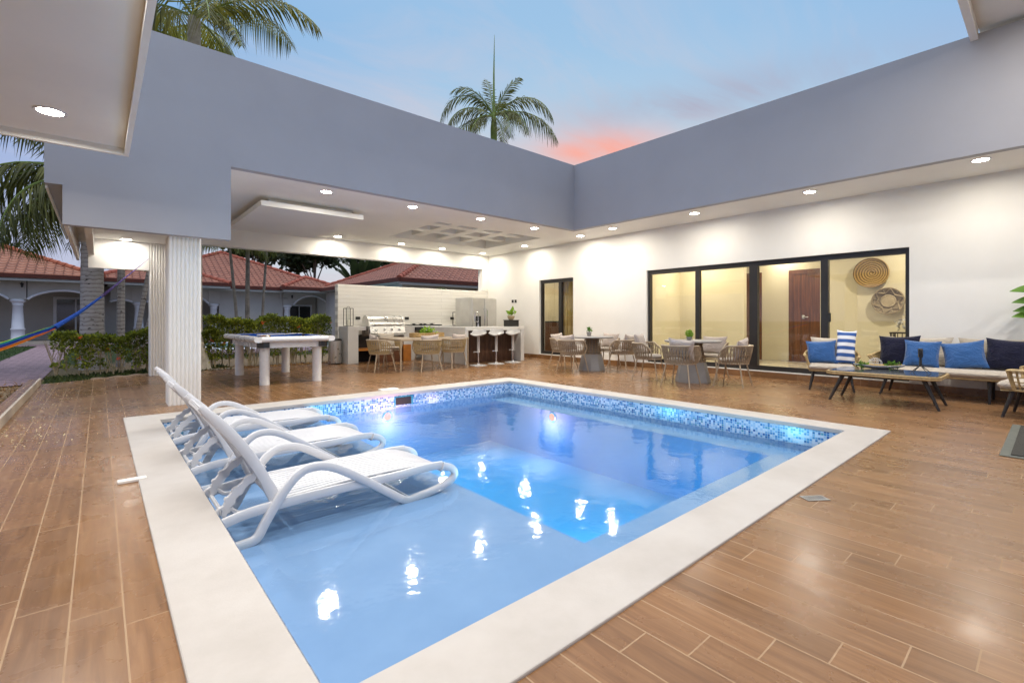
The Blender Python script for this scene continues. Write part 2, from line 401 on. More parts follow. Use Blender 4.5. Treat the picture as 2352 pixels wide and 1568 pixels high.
def mk_stripes(name, a, b, axis, period, duty=.5):
    m, t, out = newmat(name); co = t.coord(); ax = t.sep(co)[axis]
    f = t.math('LESS_THAN', t.math('FRACT', t.math('DIVIDE', ax, period)), duty)
    c = t.mix(f, a + (1,), b + (1,))
    princ(t, out, c, .9, 0, t.bump(t.noise(co, 400, 3), .3, .002), .2)
mk_stripes('striped_cloth', (.78, .78, .80), (.05, .115, .33), 2, .108)
def mk_rainbow():
    m, t, out = newmat('rainbow_cloth'); u, v, _ = t.sep(t.coord('UV'))
    c = t.ramp(t.math('ADD', v, t.math('MULTIPLY', t.noise(t.coord(), 30, 2), .03)), [(0, (.75, .30, .03)), (.10, (.66, .16, .03)), (.27, (.62, .10, .05)), (.34, (.50, .30, .04)), (.40, (.02, .05, .34)), (.72, (.03, .20, .33)), (.84, (.02, .26, .14)), (.93, (.35, .55, .04))], 'CONSTANT')
    princ(t, out, c, .9, 0, t.bump(t.noise(t.coord(), 200, 2), .4, .003), .2)
mk_rainbow()
def mk_coil(name, a, b):
    m, t, out = newmat(name); co = t.coord(); x, y, z = t.sep(co)
    rr = t.math('SQRT', t.math('ADD', t.math('MULTIPLY', y, y), t.math('MULTIPLY', z, z)))
    an = t.math('ARCTAN2', z, y)
    s = t.math('ADD', t.math('MULTIPLY', rr, 25), t.math('MULTIPLY', an, .159))
    w = t.math('ABSOLUTE', t.math('SINE', t.math('MULTIPLY', s, PI)))
    f = t.math('MULTIPLY', t.math('ADD', w, t.noise(t.scale(co, 30, 30, 30), 1.5, 3)), .5)
    c = t.mix(1.0, t.ramp(f, [(.25, a), (.7, b)]), t.ramp(w, [(0, (.25, .25, .25)), (.45, (1, 1, 1))]), 'MULTIPLY')
    princ(t, out, c, .85, 0, t.bump(w, .9, .01), .2)
mk_coil('coiled_seagrass', (.10, .055, .02, 1), (.42, .28, .12, 1))

# ------------------------------------------------------------------ mesh builder
class MB:
    def __init__(s): s.v = []; s.f = []; s.uv = None; s.smooth = False
    def add(s, vs, fs):
        o = len(s.v); s.v.extend([tuple(map(float, p)) for p in vs]); s.f.extend([tuple(i + o for i in f) for f in fs]); return s
    def box(s, x0, x1, y0, y1, z0, z1):
        return s.add([(x0, y0, z0), (x1, y0, z0), (x1, y1, z0), (x0, y1, z0), (x0, y0, z1), (x1, y0, z1), (x1, y1, z1), (x0, y1, z1)],
                     [(0, 3, 2, 1), (4, 5, 6, 7), (0, 1, 5, 4), (1, 2, 6, 5), (2, 3, 7, 6), (3, 0, 4, 7)])
    def bbox(s, x0, x1, y0, y1, z0, z1, b=.01):
        """box with chamfered edges"""
        P = []
        for sx in (0, 1):
            for sy in (0, 1):
                for sz in (0, 1):
                    x = (x0, x1)[sx]; y = (y0, y1)[sy]; z = (z0, z1)[sz]; dx = b if sx == 0 else -b; dy = b if sy == 0 else -b; dz = b if sz == 0 else -b
                    P += [(x, y + dy, z + dz), (x + dx, y, z + dz), (x + dx, y + dy, z)]
        def I(sx, sy, sz, k): return (sx * 4 + sy * 2 + sz) * 3 + k
        F = []
        for q in (0, 1):
            F.append([I(q, 0, 0, 0), I(q, 1, 0, 0), I(q, 1, 1, 0), I(q, 0, 1, 0)][::(-1 if q == 0 else 1)])
            F.append([I(0, q, 0, 1), I(1, q, 0, 1), I(1, q, 1, 1), I(0, q, 1, 1)][::(1 if q == 0 else -1)])
            F.append([I(0, 0, q, 2), I(1, 0, q, 2), I(1, 1, q, 2), I(0, 1, q, 2)][::(-1 if q == 0 else 1)])
        for a in (0, 1):
            for b_ in (0, 1):
                F.append([I(a, b_, 0, 0), I(a, b_, 1, 0), I(a, b_, 1, 1), I(a, b_, 0, 1)])
                F.append([I(a, 0, b_, 0), I(a, 1, b_, 0), I(a, 1, b_, 2), I(a, 0, b_, 2)])
                F.append([I(0, a, b_, 1), I(1, a, b_, 1), I(1, a, b_, 2), I(0, a, b_, 2)])
        for sx in (0, 1):
            for sy in (0, 1):
                for sz in (0, 1): F.append([I(sx, sy, sz, 0), I(sx, sy, sz, 1), I(sx, sy, sz, 2)])
        return s.add(P, F)
    def prism(s, pts, axis, a, b):
        """extrude a 2-D outline along an axis; pts are the other two coordinates in order"""
        n = len(pts)
        def P(p, w):
            return {0: (w, p[0], p[1]), 1: (p[0], w, p[1]), 2: (p[0], p[1], w)}[axis]
        vs = [P(p, a) for p in pts] + [P(p, b) for p in pts]
        fs = [tuple(range(n))[::-1], tuple(range(n, 2 * n))] + [(i, (i + 1) % n, n + (i + 1) % n, n + i) for i in range(n)]
        return s.add(vs, fs)
    def tube(s, pts, r, sides=8, cap=True, closed=False, flat=None, sq=1.0):
        """tube along points; r number or list; flat=(a,b) scales the section"""
        pts = [Vector(p) for p in pts]; n = len(pts)
        rr = r if isinstance(r, (list, tuple)) else [r] * n
        vs = []; prev = None
        for i, p in enumerate(pts):
            if closed: tg = pts[(i + 1) % n] - pts[i - 1]
            else: tg = (pts[min(i + 1, n - 1)] - pts[max(i - 1, 0)])
            if tg.length < 1e-9: tg = Vector((0, 0, 1))
            tg.normalize()
            if prev is None:
                up = Vector((0, 0, 1)) if abs(tg.z) < .92 else Vector((0, 1, 0))
                a = tg.cross(up).normalized()
            else:
                a = (prev - tg * prev.dot(tg)).normalized()
            prev = a; b = tg.cross(a)
            fa, fb = flat or (1, 1)
            for k in range(sides):
                t = 2 * PI * k / sides
                c_, s_ = math.cos(t), math.sin(t)
                if sq != 1.0: c_ = math.copysign(abs(c_) ** sq, c_); s_ = math.copysign(abs(s_) ** sq, s_)
                vs.append(p + a * c_ * rr[i] * fa + b * s_ * rr[i] * fb)
        fs = []
        for i in range(n if closed else n - 1):
            j = (i + 1) % n
            for k in range(sides):
                fs.append((i * sides + k, i * sides + (k + 1) % sides, j * sides + (k + 1) % sides, j * sides + k))
        if cap and not closed:
            fs.append(tuple(range(sides))[::-1]); fs.append(tuple((n - 1) * sides + k for k in range(sides)))
        return s.add(vs, fs)
    def lathe(s, prof, cx=0, cy=0, seg=24, cap=True, squash=1):
        """revolve (radius, z) about the vertical"""
        n = len(prof); vs = []
        for r_, z_ in prof:
            for k in range(seg):
                t = 2 * PI * k / seg; vs.append((cx + r_ * math.cos(t), cy + r_ * math.sin(t) * squash, z_))
        fs = [(i * seg + k, i * seg + (k + 1) % seg, (i + 1) * seg + (k + 1) % seg, (i + 1) * seg + k) for i in range(n - 1) for k in range(seg)]
        if cap: fs += [tuple(range(seg))[::-1], tuple((n - 1) * seg + k for k in range(seg))]
        return s.add(vs, fs)
    def ball(s, c, r, seg=12, rings=8, sz=1):
        prof = [(max(1e-4, r * math.sin(PI * i / rings)), c[2] - r * sz * math.cos(PI * i / rings)) for i in range(rings + 1)]
        return s.lathe(prof, c[0], c[1], seg)
    def xf(s, M):
        s.v = [tuple(M @ Vector(p)) for p in s.v]; return s
    def build(s, name, mat, parent=None, smooth=None, loc=None, bevel=0):
        me = bpy.data.meshes.new(name); me.from_pydata(s.v, [], s.f); me.update()
        o = bpy.data.objects.new(name, me); COL.objects.link(o)
        mats = mat if isinstance(mat, (list, tuple)) else [mat]
        for q in mats: me.materials.append(MATS[q])
        if smooth is None: smooth = s.smooth
        if smooth:
            me.polygons.foreach_set('use_smooth', [True] * len(me.polygons))
            try: me.set_sharp_from_angle(angle=R(40))
            except Exception: pass
        if parent is not None: o.parent = parent
        if loc is not None: o.location = loc
        if bevel:
            b = o.modifiers.new('bevel', 'BEVEL'); b.width = bevel; b.segments = 2; b.limit_method = 'ANGLE'
        return o

def tag(o, label=None, cat=None, group=None, kind=None):
    if label: o['label'] = label
    if cat: o['category'] = cat
    if group: o['group'] = group
    if kind: o['kind'] = kind
    return o
def thing(name, loc, rz, label, cat, group=None):
    o = bpy.data.objects.new(name, None); COL.objects.link(o); o.empty_display_size = .1
    o.location = loc; o.rotation_euler = (0, 0, rz)
    return tag(o, label, cat, group)
def struct(o, name=None): o['kind'] = 'structure'; return o
def dup(root, loc, rz, label, group=None):
    r = root.copy(); COL.objects.link(r); r.location = loc; r.rotation_euler = (root.rotation_euler[0], root.rotation_euler[1], rz)
    r['label'] = label
    if group: r['group'] = group
    for ch in list(root.children):
        c = ch.copy(); COL.objects.link(c); c.parent = r
        for g in list(ch.children):
            k = g.copy(); COL.objects.link(k); k.parent = c
    return r
def face(dx, dy): return math.atan2(-dx, dy)     # local +y turned to (dx, dy)
def arc(cx, cy, r, a0, a1, n, z, ry=None):
    return [(cx + r * math.cos(a0 + (a1 - a0) * i / n), cy + (ry or r) * math.sin(a0 + (a1 - a0) * i / n), z) for i in range(n + 1)]
def smoothpts(P, n=6):
    """Catmull-Rom through P"""
    P = [Vector(p) for p in P]; out = []
    for i in range(len(P) - 1):
        p0 = P[max(i - 1, 0)]; p1 = P[i]; p2 = P[i + 1]; p3 = P[min(i + 2, len(P) - 1)]
        for k in range(n):
            t = k / n
            out.append(.5 * ((2 * p1) + (p2 - p0) * t + (2 * p0 - 5 * p1 + 4 * p2 - p3) * t * t + (-p0 + 3 * p1 - 3 * p2 + p3) * t ** 3))
    out.append(P[-1]); return out
def leaves(pos, size, up=.3, aspect=.5, jitter=.35, mb=None):
    """many little pointed leaves (two triangles folded) at given positions"""
    pos = np.asarray(pos); n = len(pos)
    d_ = rng.normal(size=(n, 3)); d_[:, 2] += up; d_ /= np.linalg.norm(d_, axis=1, keepdims=True)
    e = rng.normal(size=(n, 3)); sd = np.cross(d_, e); sd /= np.linalg.norm(sd, axis=1, keepdims=True)
    L = size * (1 + jitter * rng.normal(size=(n, 1))).clip(.4, 2); Wd = L * aspect * .5
    nn = np.cross(d_, sd)
    a = pos; b = pos + d_ * L * .5 + sd * Wd + nn * L * .08; c = pos + d_ * L; e2 = pos + d_ * L * .5 - sd * Wd + nn * L * .08
    V = np.stack([a, b, c, e2], 1).reshape(-1, 3)
    F = [(4 * i, 4 * i + 1, 4 * i + 2, 4 * i + 3) for i in range(n)]
    mb = mb or MB(); mb.add(V.tolist(), F); return mb

# ================================================================== SETTING
XW, XF, YF, ZC, ZT = 9.15, 7.9, 7.0, 3.04, 4.46       # house wall, fascia planes, ceiling, parapet top
PX0, PX1, PY0, PY1 = .49, 5.32, 1.33, 6.18            # pool inside the coping
g = MB()
for x0, x1, y0, y1 in ((-400, -.85, -400, 400), (-.85, 16, 11.3, 400), (16, 400, -400, 400), (-.85, 16, -400, -6)):
    g.add([(x0, y0, -.03), (x1, y0, -.03), (x1, y1, -.03), (x0, y1, -.03)], [(0, 1, 2, 3)])
struct(g.build('ground', 'garden_ground'))
dk = MB()
def quad(mb, pts, z): mb.add([(p[0], p[1], z) for p in pts], [(0, 1, 2, 3)])
quad(dk, [(-.72, -6), (.3, -6), (.3, 10.93), (-.72, 10.93)], 0)
quad(dk, [(.3, 6.4), (XW, 6.4), (XW, 10.93), (.3, 10.93)], 0)
quad(dk, [(.3, -6), (XW, -6), (XW, 1.15), (.3, 1.15)], 0)
quad(dk, [(5.45, 1.15), (XW, 1.15), (XW, 6.4), (5.45, 6.4)], 0)
quad(dk, [(-.72, 10.93), (XW, 10.93), (XW, 11.64), (.72, 11.64)], 0)
# cut edge of the terrace
dk.add([(-.72, 10.93, 0), (.72, 11.64, 0), (.72, 11.64, -.05), (-.72, 10.93, -.05)], [(0, 1, 2, 3)])
dk.add([(.72, 11.64, 0), (XW, 11.64, 0), (XW, 11.64, -.05), (.72, 11.64, -.05)], [(0, 1, 2, 3)])
struct(dk.build('terrace_floor', 'wood_look_tile'))
# raw cement lip along the garden edge
ce = MB(); N = 46; top = []; bot = []
for i in range(N + 1):
    t = i / N; x = -.12 + t * 1.05 if i < 99 else 0; 
    yb = 10.93 + (x + .72) * .493 if x < .72 else 11.64
    w = .13 + .04 * math.sin(i * .31) + .02 * math.sin(i * .83)
    top.append((x, yb - .015, .022 + .008 * math.sin(i * .5))); bot.append((x, yb + w, -.02))
for i in range(N): ce.add([top[i], top[i + 1], bot[i + 1], bot[i]], [(0, 1, 2, 3)]); ce.add([top[i], top[i + 1], (top[i + 1][0], top[i + 1][1], 0), (top[i][0], top[i][1], 0)], [(3, 2, 1, 0)])
struct(ce.build('cement_edge', 'cement'))
ck = MB(); ck.bbox(-.87, -.745, -6, 10.95, -.05, .085, .008)
struct(ck.build('planter_kerb', 'wood_look_tile'))
struct(MB().box(-.745, -.72, -6, 10.93, -.05, .10).build('kerb_trim', 'cement'))
pth = MB(); quad(pth, [(-1.95, 11.1), (-.78, 11.1), (-.72, 29), (-1.9, 29)], -.012); quad(pth, [(-14, 27.2), (11, 27.2), (11, 29.2), (-14, 29.2)], -.008)
struct(pth.build('garden_path', 'brick_paving'))

# ---- pool
pb = MB(); SH = -.215; BZ = -.26; DZ = -.95; XS = 2.08
# rim mosaic is a separate band; plaster below
def wallq(mb, x0, y0, x1, y1, z0, z1): mb.add([(x0, y0, z0), (x1, y1, z0), (x1, y1, z1), (x0, y0, z1)], [(0, 1, 2, 3)])
for (x0, y0, x1, y1) in ((PX0, PY0, PX1, PY0), (PX1, PY0, PX1, PY1), (PX1, PY1, PX0, PY1), (PX0, PY1, PX0, PY0)): wallq(pb, x0, y0, x1, y1, DZ, -.19)
quad(pb, [(PX0, PY0), (XS, PY0), (XS, PY1), (PX0, PY1)], SH)
wallq(pb, XS, PY0, XS, PY1, DZ, SH)
bw, bn, bf = .42, .5, .34
quad(pb, [(XS, PY0), (PX1, PY0), (PX1, PY0 + bn), (XS, PY0 + bn)], BZ)
quad(pb, [(PX1 - bw, PY0 + bn), (PX1, PY0 + bn), (PX1, PY1 - bf), (PX1 - bw, PY1 - bf)], BZ)
wallq(pb, XS, PY0 + bn, PX1 - bw, PY0 + bn, DZ, BZ); wallq(pb, PX1 - bw, PY0 + bn, PX1 - bw, PY1, DZ, BZ)
quad(pb, [(PX1 - bw, PY1 - bf), (PX1, PY1 - bf), (PX1, PY1), (PX1 - bw, PY1)], BZ)
quad(pb, [(XS, PY0 + bn), (PX1 - bw, PY0 + bn), (PX1 - bw, PY1), (XS, PY1)], DZ)
struct(pb.build('pool_basin', 'pool_plaster'))
mo = MB(); e = .004
for (x0, y0, x1, y1) in ((PX0 + e, PY0 + e, PX1 - e, PY0 + e), (PX1 - e, PY0 + e, PX1 - e, PY1 - e), (PX1 - e, PY1 - e, PX0 + e, PY1 - e), (PX0 + e, PY1 - e, PX0 + e, PY0 + e)): wallq(mo, x0, y0, x1, y1, -.20, -.02)
struct(mo.build('mosaic_band', 'glass_mosaic'))
struct(MB().box(PX0 - .02, PX1 + .02, PY0 - .02, PY1 + .02, DZ - .02, -.168).build('water', 'pool_water'))
cp = MB(); OX0, OX1, OY0, OY1 = .19, 5.62, 1.03, 6.54; ih = .02
def frame(mb, o, i, z0, z1):
    (a, b, c, d_), (e_, f_, g_, h_) = o, i
    O = [(a, c), (b, c), (b, d_), (a, d_)]; I = [(e_, g_), (f_, g_), (f_, h_), (e_, h_)]
    vs = [(p[0], p[1], z) for z in (z0, z1) for p in O + I]
    fs = []
    for k in range(4):
        j = (k + 1) % 4
        fs += [(8 + k, 8 + j, 12 + j, 12 + k), (k, 4 + k, 4 + j, j), (k, j, 8 + j, 8 + k), (4 + k, 12 + k, 12 + j, 4 + j)]
    mb.add(vs, fs)
frame(cp, (OX0, OX1, OY0, OY1), (PX0 - .012, PX1 + .012 - .024, PY0 - .012, PY1 - .012), -.032, .012)
struct(cp.build('pool_coping', 'coping_stone', bevel=.006))
# narrow overflow tabs let into the coping
for i, (x0, x1, y0, y1, l) in enumerate(((.085, .235, 3.93, 3.985, 'narrow white plastic strip let into the left pool edge'), (3.15, 3.42, 6.52, 6.68, 'square white skimmer lid let into the far pool edge'))):
    q = MB().bbox(x0, x1, y0, y1, .0, .019, .003).build('skimmer_lid' if i else 'edge_strip', 'white_paint'); tag(q, l, 'pool lid' if i else 'edge strip')
# skimmer mouth
sk = thing('pool_skimmer', (3.3, PY1, -.1), 0, 'dark skimmer mouth in the mosaic of the far pool wall', 'pool skimmer')
MB().box(-.12, .12, -.012, -.004, -.06, .045).build('opening', 'dark_cavity', sk)
fm = MB(); frame_pts = ((-.145, -.13), (.13, .145))
for a, b in frame_pts: fm.box(a, b, -.018, -.004, -.07, .06)
fm.box(-.13, .13, -.018, -.004, .05, .06); fm.build('frame', 'neigh_tile', sk)
def pool_light(loc, rz, label):
    t = thing('pool_light', loc, rz, label, 'pool light', 'pool lights')
    def disc(prof, nm, mt):
        b = MB().lathe(prof, seg=20); b.xf(Matrix.Rotation(R(90), 4, 'X')); return b.build(nm, mt, t)
    disc([(.001, .004), (.055, .004), (.055, .016), (.04, .022), (.001, .022)], 'lens', 'pool_lamp')
    disc([(.056, .004), (.072, .004), (.072, .012), (.056, .016)], 'rim', 'neigh_tile')
    l = bpy.data.lights.new('bulb', 'POINT'); l.energy = 13.0; l.color = (1, .36, .44); l.shadow_soft_size = .08
    o = bpy.data.objects.new('bulb', l); COL.objects.link(o); o.parent = t; o.location = (0, -.24, -.10)
    return t
for (lc_, rz_, lb_) in (((3.4, PY0 + bn, -.62), R(180), 'unseen underwater light added in the near wall of the deep part'), ((XS, 2.7, -.55), R(90), 'unseen underwater light added in the riser of the shallow ledge, nearer the viewer'), ((XS, 4.9, -.55), R(90), 'unseen underwater light added in the riser of the shallow ledge, farther from the viewer')):  # unseen lamps added to brighten the deep water
    t_ = pool_light(lc_, rz_, lb_)
    for ch in t_.children:
        if ch.type == 'LIGHT': ch.data = ch.data.copy(); ch.data.energy = 19; ch.data.color = (.74, .90, 1); ch.location = (0, -.3, -.12)
pool_light((3.05, PY1, -.30), 0, 'glowing pink underwater light in the far pool wall')
pool_light((PX1 - bw, 4.75, -.34), R(-90), 'glowing pink underwater light on the right side of the pool')

# ================================================================== VILLA
villa = thing('villa', (XW, YF, 0), 0, 'white single storey villa wrapping the pool court with deep eaves and a high parapet', 'house')
VL = Vector((XW, YF, 0))
class P(MB):      # parts of the villa are drawn in world coordinates
    def put(s, name, mat, parent=None, **k):
        s.v = [tuple(Vector(p) - VL) for p in s.v]; return s.build(name, mat, parent or villa, **k)
# right hand wall with two openings
D1 = (1.46, 5.98, .125, 2.145); D2 = (8.14, 9.38, .125, 2.145); WT = .22
w = P()
ys = [-6, D1[0], D1[1], D2[0], D2[1], 11.7]
for a, b in ((-6, D1[0]), (D1[1], D2[0]), (D2[1], 11.88)): w.box(XW, XW + WT, a, b, 0, ZC)
for D in (D1, D2): w.box(XW, XW + WT, D[0], D[1], D[3], ZC); w.box(XW, XW + WT, D[0], D[1], 0, D[2] - .012)
w.put('wall', 'white_paint')
for D in (D1, D2): P().box(XW - .012, XW + WT, D[0] - .01, D[1] + .01, D[2] - .012, D[2]).put('door_sill', 'white_paint')
P().box(XW - .013, XW, -6, 11.62, 0, .105).put('skirting', 'wood_look_tile')
# kitchen end: short return wall and downstand beam
P().box(8.93, XW, 11.66, 11.88, 1.95, 2.62).put('wall_stub', 'white_paint')
P().box(1.04, XW, 11.66, 11.88, 2.62, ZC).put('beam', 'white_paint')
# ceiling with a coffered recess
CX0, CX1, CY0, CY1 = 5.2, 8.1, 8.25, 10.45
c = P()
for a, b, y0, y1 in ((-.06, XW, 7.12, CY0), (-.06, XW, CY1, 11.66), (-.06, CX0, CY0, CY1), (CX1, XW, CY0, CY1)):
    c.box(a, b, y0, y1, ZC if a > 1 or True else ZC, ZC + .12)
c.box(XF + .12, XW, -6, 7.12, ZC, ZC + .12)
c.put('ceiling', 'white_paint')
c = P(); c.box(CX0 - .05, CX1 + .05, CY0 - .05, CY1 + .05, ZC + .42, ZC + .46)
for a, b, y0, y1 in ((CX0 - .05, CX0, CY0 - .05, CY1 + .05), (CX1, CX1 + .05, CY0 - .05, CY1 + .05), (CX0, CX1, CY0 - .05, CY0), (CX0, CX1, CY1, CY1 + .05)): c.box(a, b, y0, y1, ZC + .121, ZC + .42)
for k in (1, 2, 3):
    x = CX0 + (CX1 - CX0) * k / 4; c.box(x - .12, x + .12, CY0, CY1, ZC + .10, ZC + .34)
for k in (1, 2):
    y = CY0 + (CY1 - CY0) * k / 3
    for j in range(4):
        xa = CX0 + (CX1 - CX0) * j / 4 + (.12 if j else 0); xb = CX0 + (CX1 - CX0) * (j + 1) / 4 - (.12 if j < 3 else 0)
        c.box(xa, xb, y - .12, y + .12, ZC + .10, ZC + .34)
c.put('coffer', 'white_paint')
# hanging ceiling panel over the pool table
c = P(); c.bbox(1.93, 3.62, 8.28, 10.85, 2.87, 2.955, .004); c.box(2.08, 3.47, 8.43, 10.7, 2.955, ZC)
c.put('ceiling_panel', 'white_paint')
# parapet / fascia: left wing outline in X-Z, right wing slab
P().prism([(-.44, 2.5), (-.3, 2.5), (-.3, 2.08), (1.28, 2.08), (1.28, ZC - .012), (XF, ZC - .012), (XF, ZT), (-.44, ZT)], 1, YF, YF + .12).put('fascia', 'fascia_paint')
P().box(XF, XF + .12, -6, YF + .12, ZC - .012, ZT).put('fascia', 'fascia_paint')
# roof deck above
P().box(-.3, XW + .2, YF + .12, 11.88, 3.52, 3.62).put('roof', 'cement'); P().box(XF + .12, XW + .2, -6, YF + .12, 3.52, 3.62).put('roof', 'cement')
P().box(XW + .0, XW + .2, -6, 11.88, ZC, 4.0).put('parapet', 'fascia_paint'); P().box(1.04, XW, 11.7, 11.88, ZC, 4.0).put('parapet', 'fascia_paint')
# left end: eave, drop panels and lowered soffit
P().box(-.44, -.301, YF + .12, 11.45, 2.5, ZT - .01).put('side_parapet', 'fascia_paint')
P().box(-.44, -.42, YF + .12, 11.45, 2.47, 2.5).put('eave_lip', 'white_paint')
P().box(-.30, -.265, YF + .12, 11.2, 2.09, ZC).put('drop_panel', 'white_paint'); P().box(-.15, -.07, YF + .12, 11.2, 2.2, ZC).put('drop_panel', 'white_paint')
P().box(-.265, -.15, YF + .12, 11.2, 2.42, 2.5).put('soffit', 'white_paint')
P().box(-.07, 1.20, YF + .12, 11.205, 2.50, 2.58).put('soffit', 'white_paint')
P().box(1.20, 1.28, YF + .12, 11.66, 2.581, ZC).put('drop_panel', 'white_paint')
P().box(-.15, .71, 11.21, 11.33, 1.98, 2.498).put('end_beam', 'white_paint')
# the low canopy that reaches over the viewer's left, and its post
cn = P(); cn.box(-7, .17, -4, 5.6, 2.62, 2.9); cn.put('canopy', 'white_paint')
cn = P(); cn.box(.17, .205, -4, 5.635, 2.555, 2.95); cn.box(-7, .17, 5.6, 5.635, 2.555, 2.95); cn.put('canopy_edge', 'white_paint')
# high roof over the viewer
P().box(.6, XW + .2, -6, .62, 4.52, 4.7).put('near_roof', 'white_paint'); P().box(.6, XF - .001, .62, .69, 4.39, 4.75).put('near_roof_edge', 'white_paint')

# fluted columns
def fluted(cx, cy, w_, z0, z1, name='column', par=None, mb=None):
    ring = []; h = w_ / 2; nf = 8; fw_ = w_ / nf
    for sd in range(4):
        a = sd * PI / 2; ca, sa = math.cos(a), math.sin(a)
        for k in range(nf):
            for j in range(6):
                u = -h + fw_ * (k + j / 6); dep = h - .018 + .018 * math.sin(PI * j / 6) ** .6
                ring.append((cx + ca * dep - sa * u, cy + sa * dep + ca * u))
    b = P(); b.prism(ring, 2, z0, z1); return b.put(name, 'white_paint')
fluted(.805, 7.30, .34, 0, 2.08); fluted(.885, 11.38, .34, 0, 2.62); fluted(-3.2, 5.2, .34, 0, 2.62)

# sliding doors
def sliding(D, muls, name, handle_y=None, overlap=()):
    f = P(); x0, x1 = XW + .06, XW + .15; t_ = .055
    f.box(x0, x1, D[0], D[0] + t_, D[2], D[3]); f.box(x0, x1, D[1] - t_, D[1], D[2], D[3])
    f.box(x0, x1, D[0] + t_, D[1] - t_, D[3] - .09, D[3]); f.box(x0, x1, D[0] + t_, D[1] - t_, D[2], D[2] + .085)
    fr = f.put(name, 'black_frame')
    ed = [D[0] + t_] + [m for m in muls] + [D[1] - t_]
    for m, wd in zip(muls, overlap):
        P().box(x0 + .002, x1 - .002, m - wd / 2, m + wd / 2, D[2] + .085, D[3] - .09).put('stile', 'black_frame', fr)
    ed2 = [D[0] + t_]
    for m, wd in zip(muls, overlap): ed2 += [m - wd / 2, m + wd / 2]
    ed2.append(D[1] - t_)
    for i in range(0, len(ed2), 2):
        P().box(XW + .10, XW + .106, ed2[i], ed2[i + 1], D[2] + .085, D[3] - .09).put('glass_pane', 'window_glass', fr)
    if handle_y: P().bbox(x0 - .03, x0, handle_y - .018, handle_y + .018, 1.02, 1.17, .004).put('handle', 'black_plastic', fr)
    # children carry world coordinates already offset by the villa origin
    return fr
sliding(D1, (2.58, 3.73, 4.83), 'sliding_door', 2.50, (.11, .15, .09))
sliding(D2, (8.66,), 'sliding_door', None, (.1,))

# rooms behind the glass
r = P(); r.box(XW + WT, 13.6, -1.0, 6.3, 0, .095); r.box(XW + WT, 11.5, 7.2, 10.6, 0, .095); r.put('interior_floor', 'interior_tile')
r = P()
r.box(11.3, 11.42, -1.0, 3.24, .1, 2.7)                  # wall that carries the baskets
r.box(11.42, 12.1, 3.16, 3.24, .1, 2.7)
r.box(12.1, 12.2, 3.24, 6.3, .1, 2.7)                    # corridor wall
r.box(10.95, 11.07, 4.63, 6.3, .1, 2.7); r.box(11.07, 12.1, 6.2, 6.3, .1, 2.7); r.box(11.07, 12.1, 4.63, 4.71, .1, 2.7) if False else None
r.box(XW + WT, 11.3, -1.0, -.9, .1, 2.7); r.box(XW + WT, 10.95, 6.2, 6.3, .1, 2.7)
r.box(XW + WT, 13.6, -1.0, 6.3, 2.7, 2.8)
r.box(10.9, 11.0, 7.2, 10.6, .1, 2.7); r.box(XW + WT, 10.9, 10.5, 10.6, .1, 2.7); r.box(XW + WT, 10.9, 7.2, 7.3, .1, 2.7); r.box(XW + WT, 11.0, 7.2, 10.6, 2.7, 2.8)
r.put('interior_wall', 'cream_paint')
def int_door(y0, y1, handle):
    f = P(); X_ = 12.1
    f.box(X_ - .03, X_, y0, y0 + .09, .1, 2.2); f.box(X_ - .03, X_, y1 - .09, y1, .1, 2.2); f.box(X_ - .03, X_, y0 + .09, y1 - .09, 2.1, 2.2)
    fr = f.put('door_frame', 'red_wood')
    lf = P(); lf.box(X_ - .018, X_, y0 + .09, y1 - .09, .1, 2.1)
    for q in (0, 1): lf.box(X_ - .024, X_ - .018, y0 + .2 + q * .0, y1 - .2, (.3, 1.2)[q], (1.05, 1.95)[q])
    lf.put('door_leaf', 'door_wood', fr)
    h = P(); h.tube([(X_ - .02, handle, 1.12), (X_ - .07, handle, 1.12), (X_ - .07, handle - .11, 1.12)], .011); h.bbox(X_ - .03, X_ - .018, handle - .025, handle + .025, 1.08, 1.16, .003); h.put('handle', 'steel', fr)
int_door(3.27, 4.10, 3.80); int_door(4.70, 5.60, 4.82)
r = P()
for k in range(10):
    y = 8.44 + k * .045; r.tube([(9.5 + .02 * math.sin(k * 2.1), y, .14), (9.5 + .02 * math.sin(k * 2.1), y, 2.2)], .028, 8)
r.put('curtain', 'curtain_cloth', smooth=True)
r = P(); r.box(10.35, 10.88, 8.7, 10.4, .1, .98); r.put('kitchen_cabinet', 'red_wood'); P().box(10.3, 10.89, 8.68, 10.42, .98, 1.02).put('kitchen_worktop', 'black_wood')
# wall fittings
def outlet(loc, rz, label, w_=.1, h_=.07):
    t = thing('power_outlet', loc, rz, label, 'socket', 'black wall sockets and switches')
    MB().bbox(-w_ / 2, w_ / 2, -.012, 0, -h_ / 2, h_ / 2, .003).build('plate', 'black_plastic', t)
    b = MB()
    for q in (-.022, .022): b.bbox(q - .014, q + .014, -.015, -.012, -.014, .014, .001)
    b.build('rocker', 'black_frame', t); return t
outlet((XW, 10.49, 1.60), R(-90), 'black wall switch on the right wall, the one nearer the fridge', .085, .085)
outlet((XW, 10.36, 1.60), R(-90), 'black wall switch on the right wall, the one nearer the small glass door', .085, .085)
outlet((4.95, 11.66, 1.1), 0, 'black socket on white brick between left lantern and grill', .12, .075)
outlet((6.33, 11.66, 1.1), 0, 'black socket on white brick above the left end of the cooktop', .12, .075)
outlet((7.80, 11.66, 1.1), 0, 'black socket on white brick beside the right lantern', .12, .075)

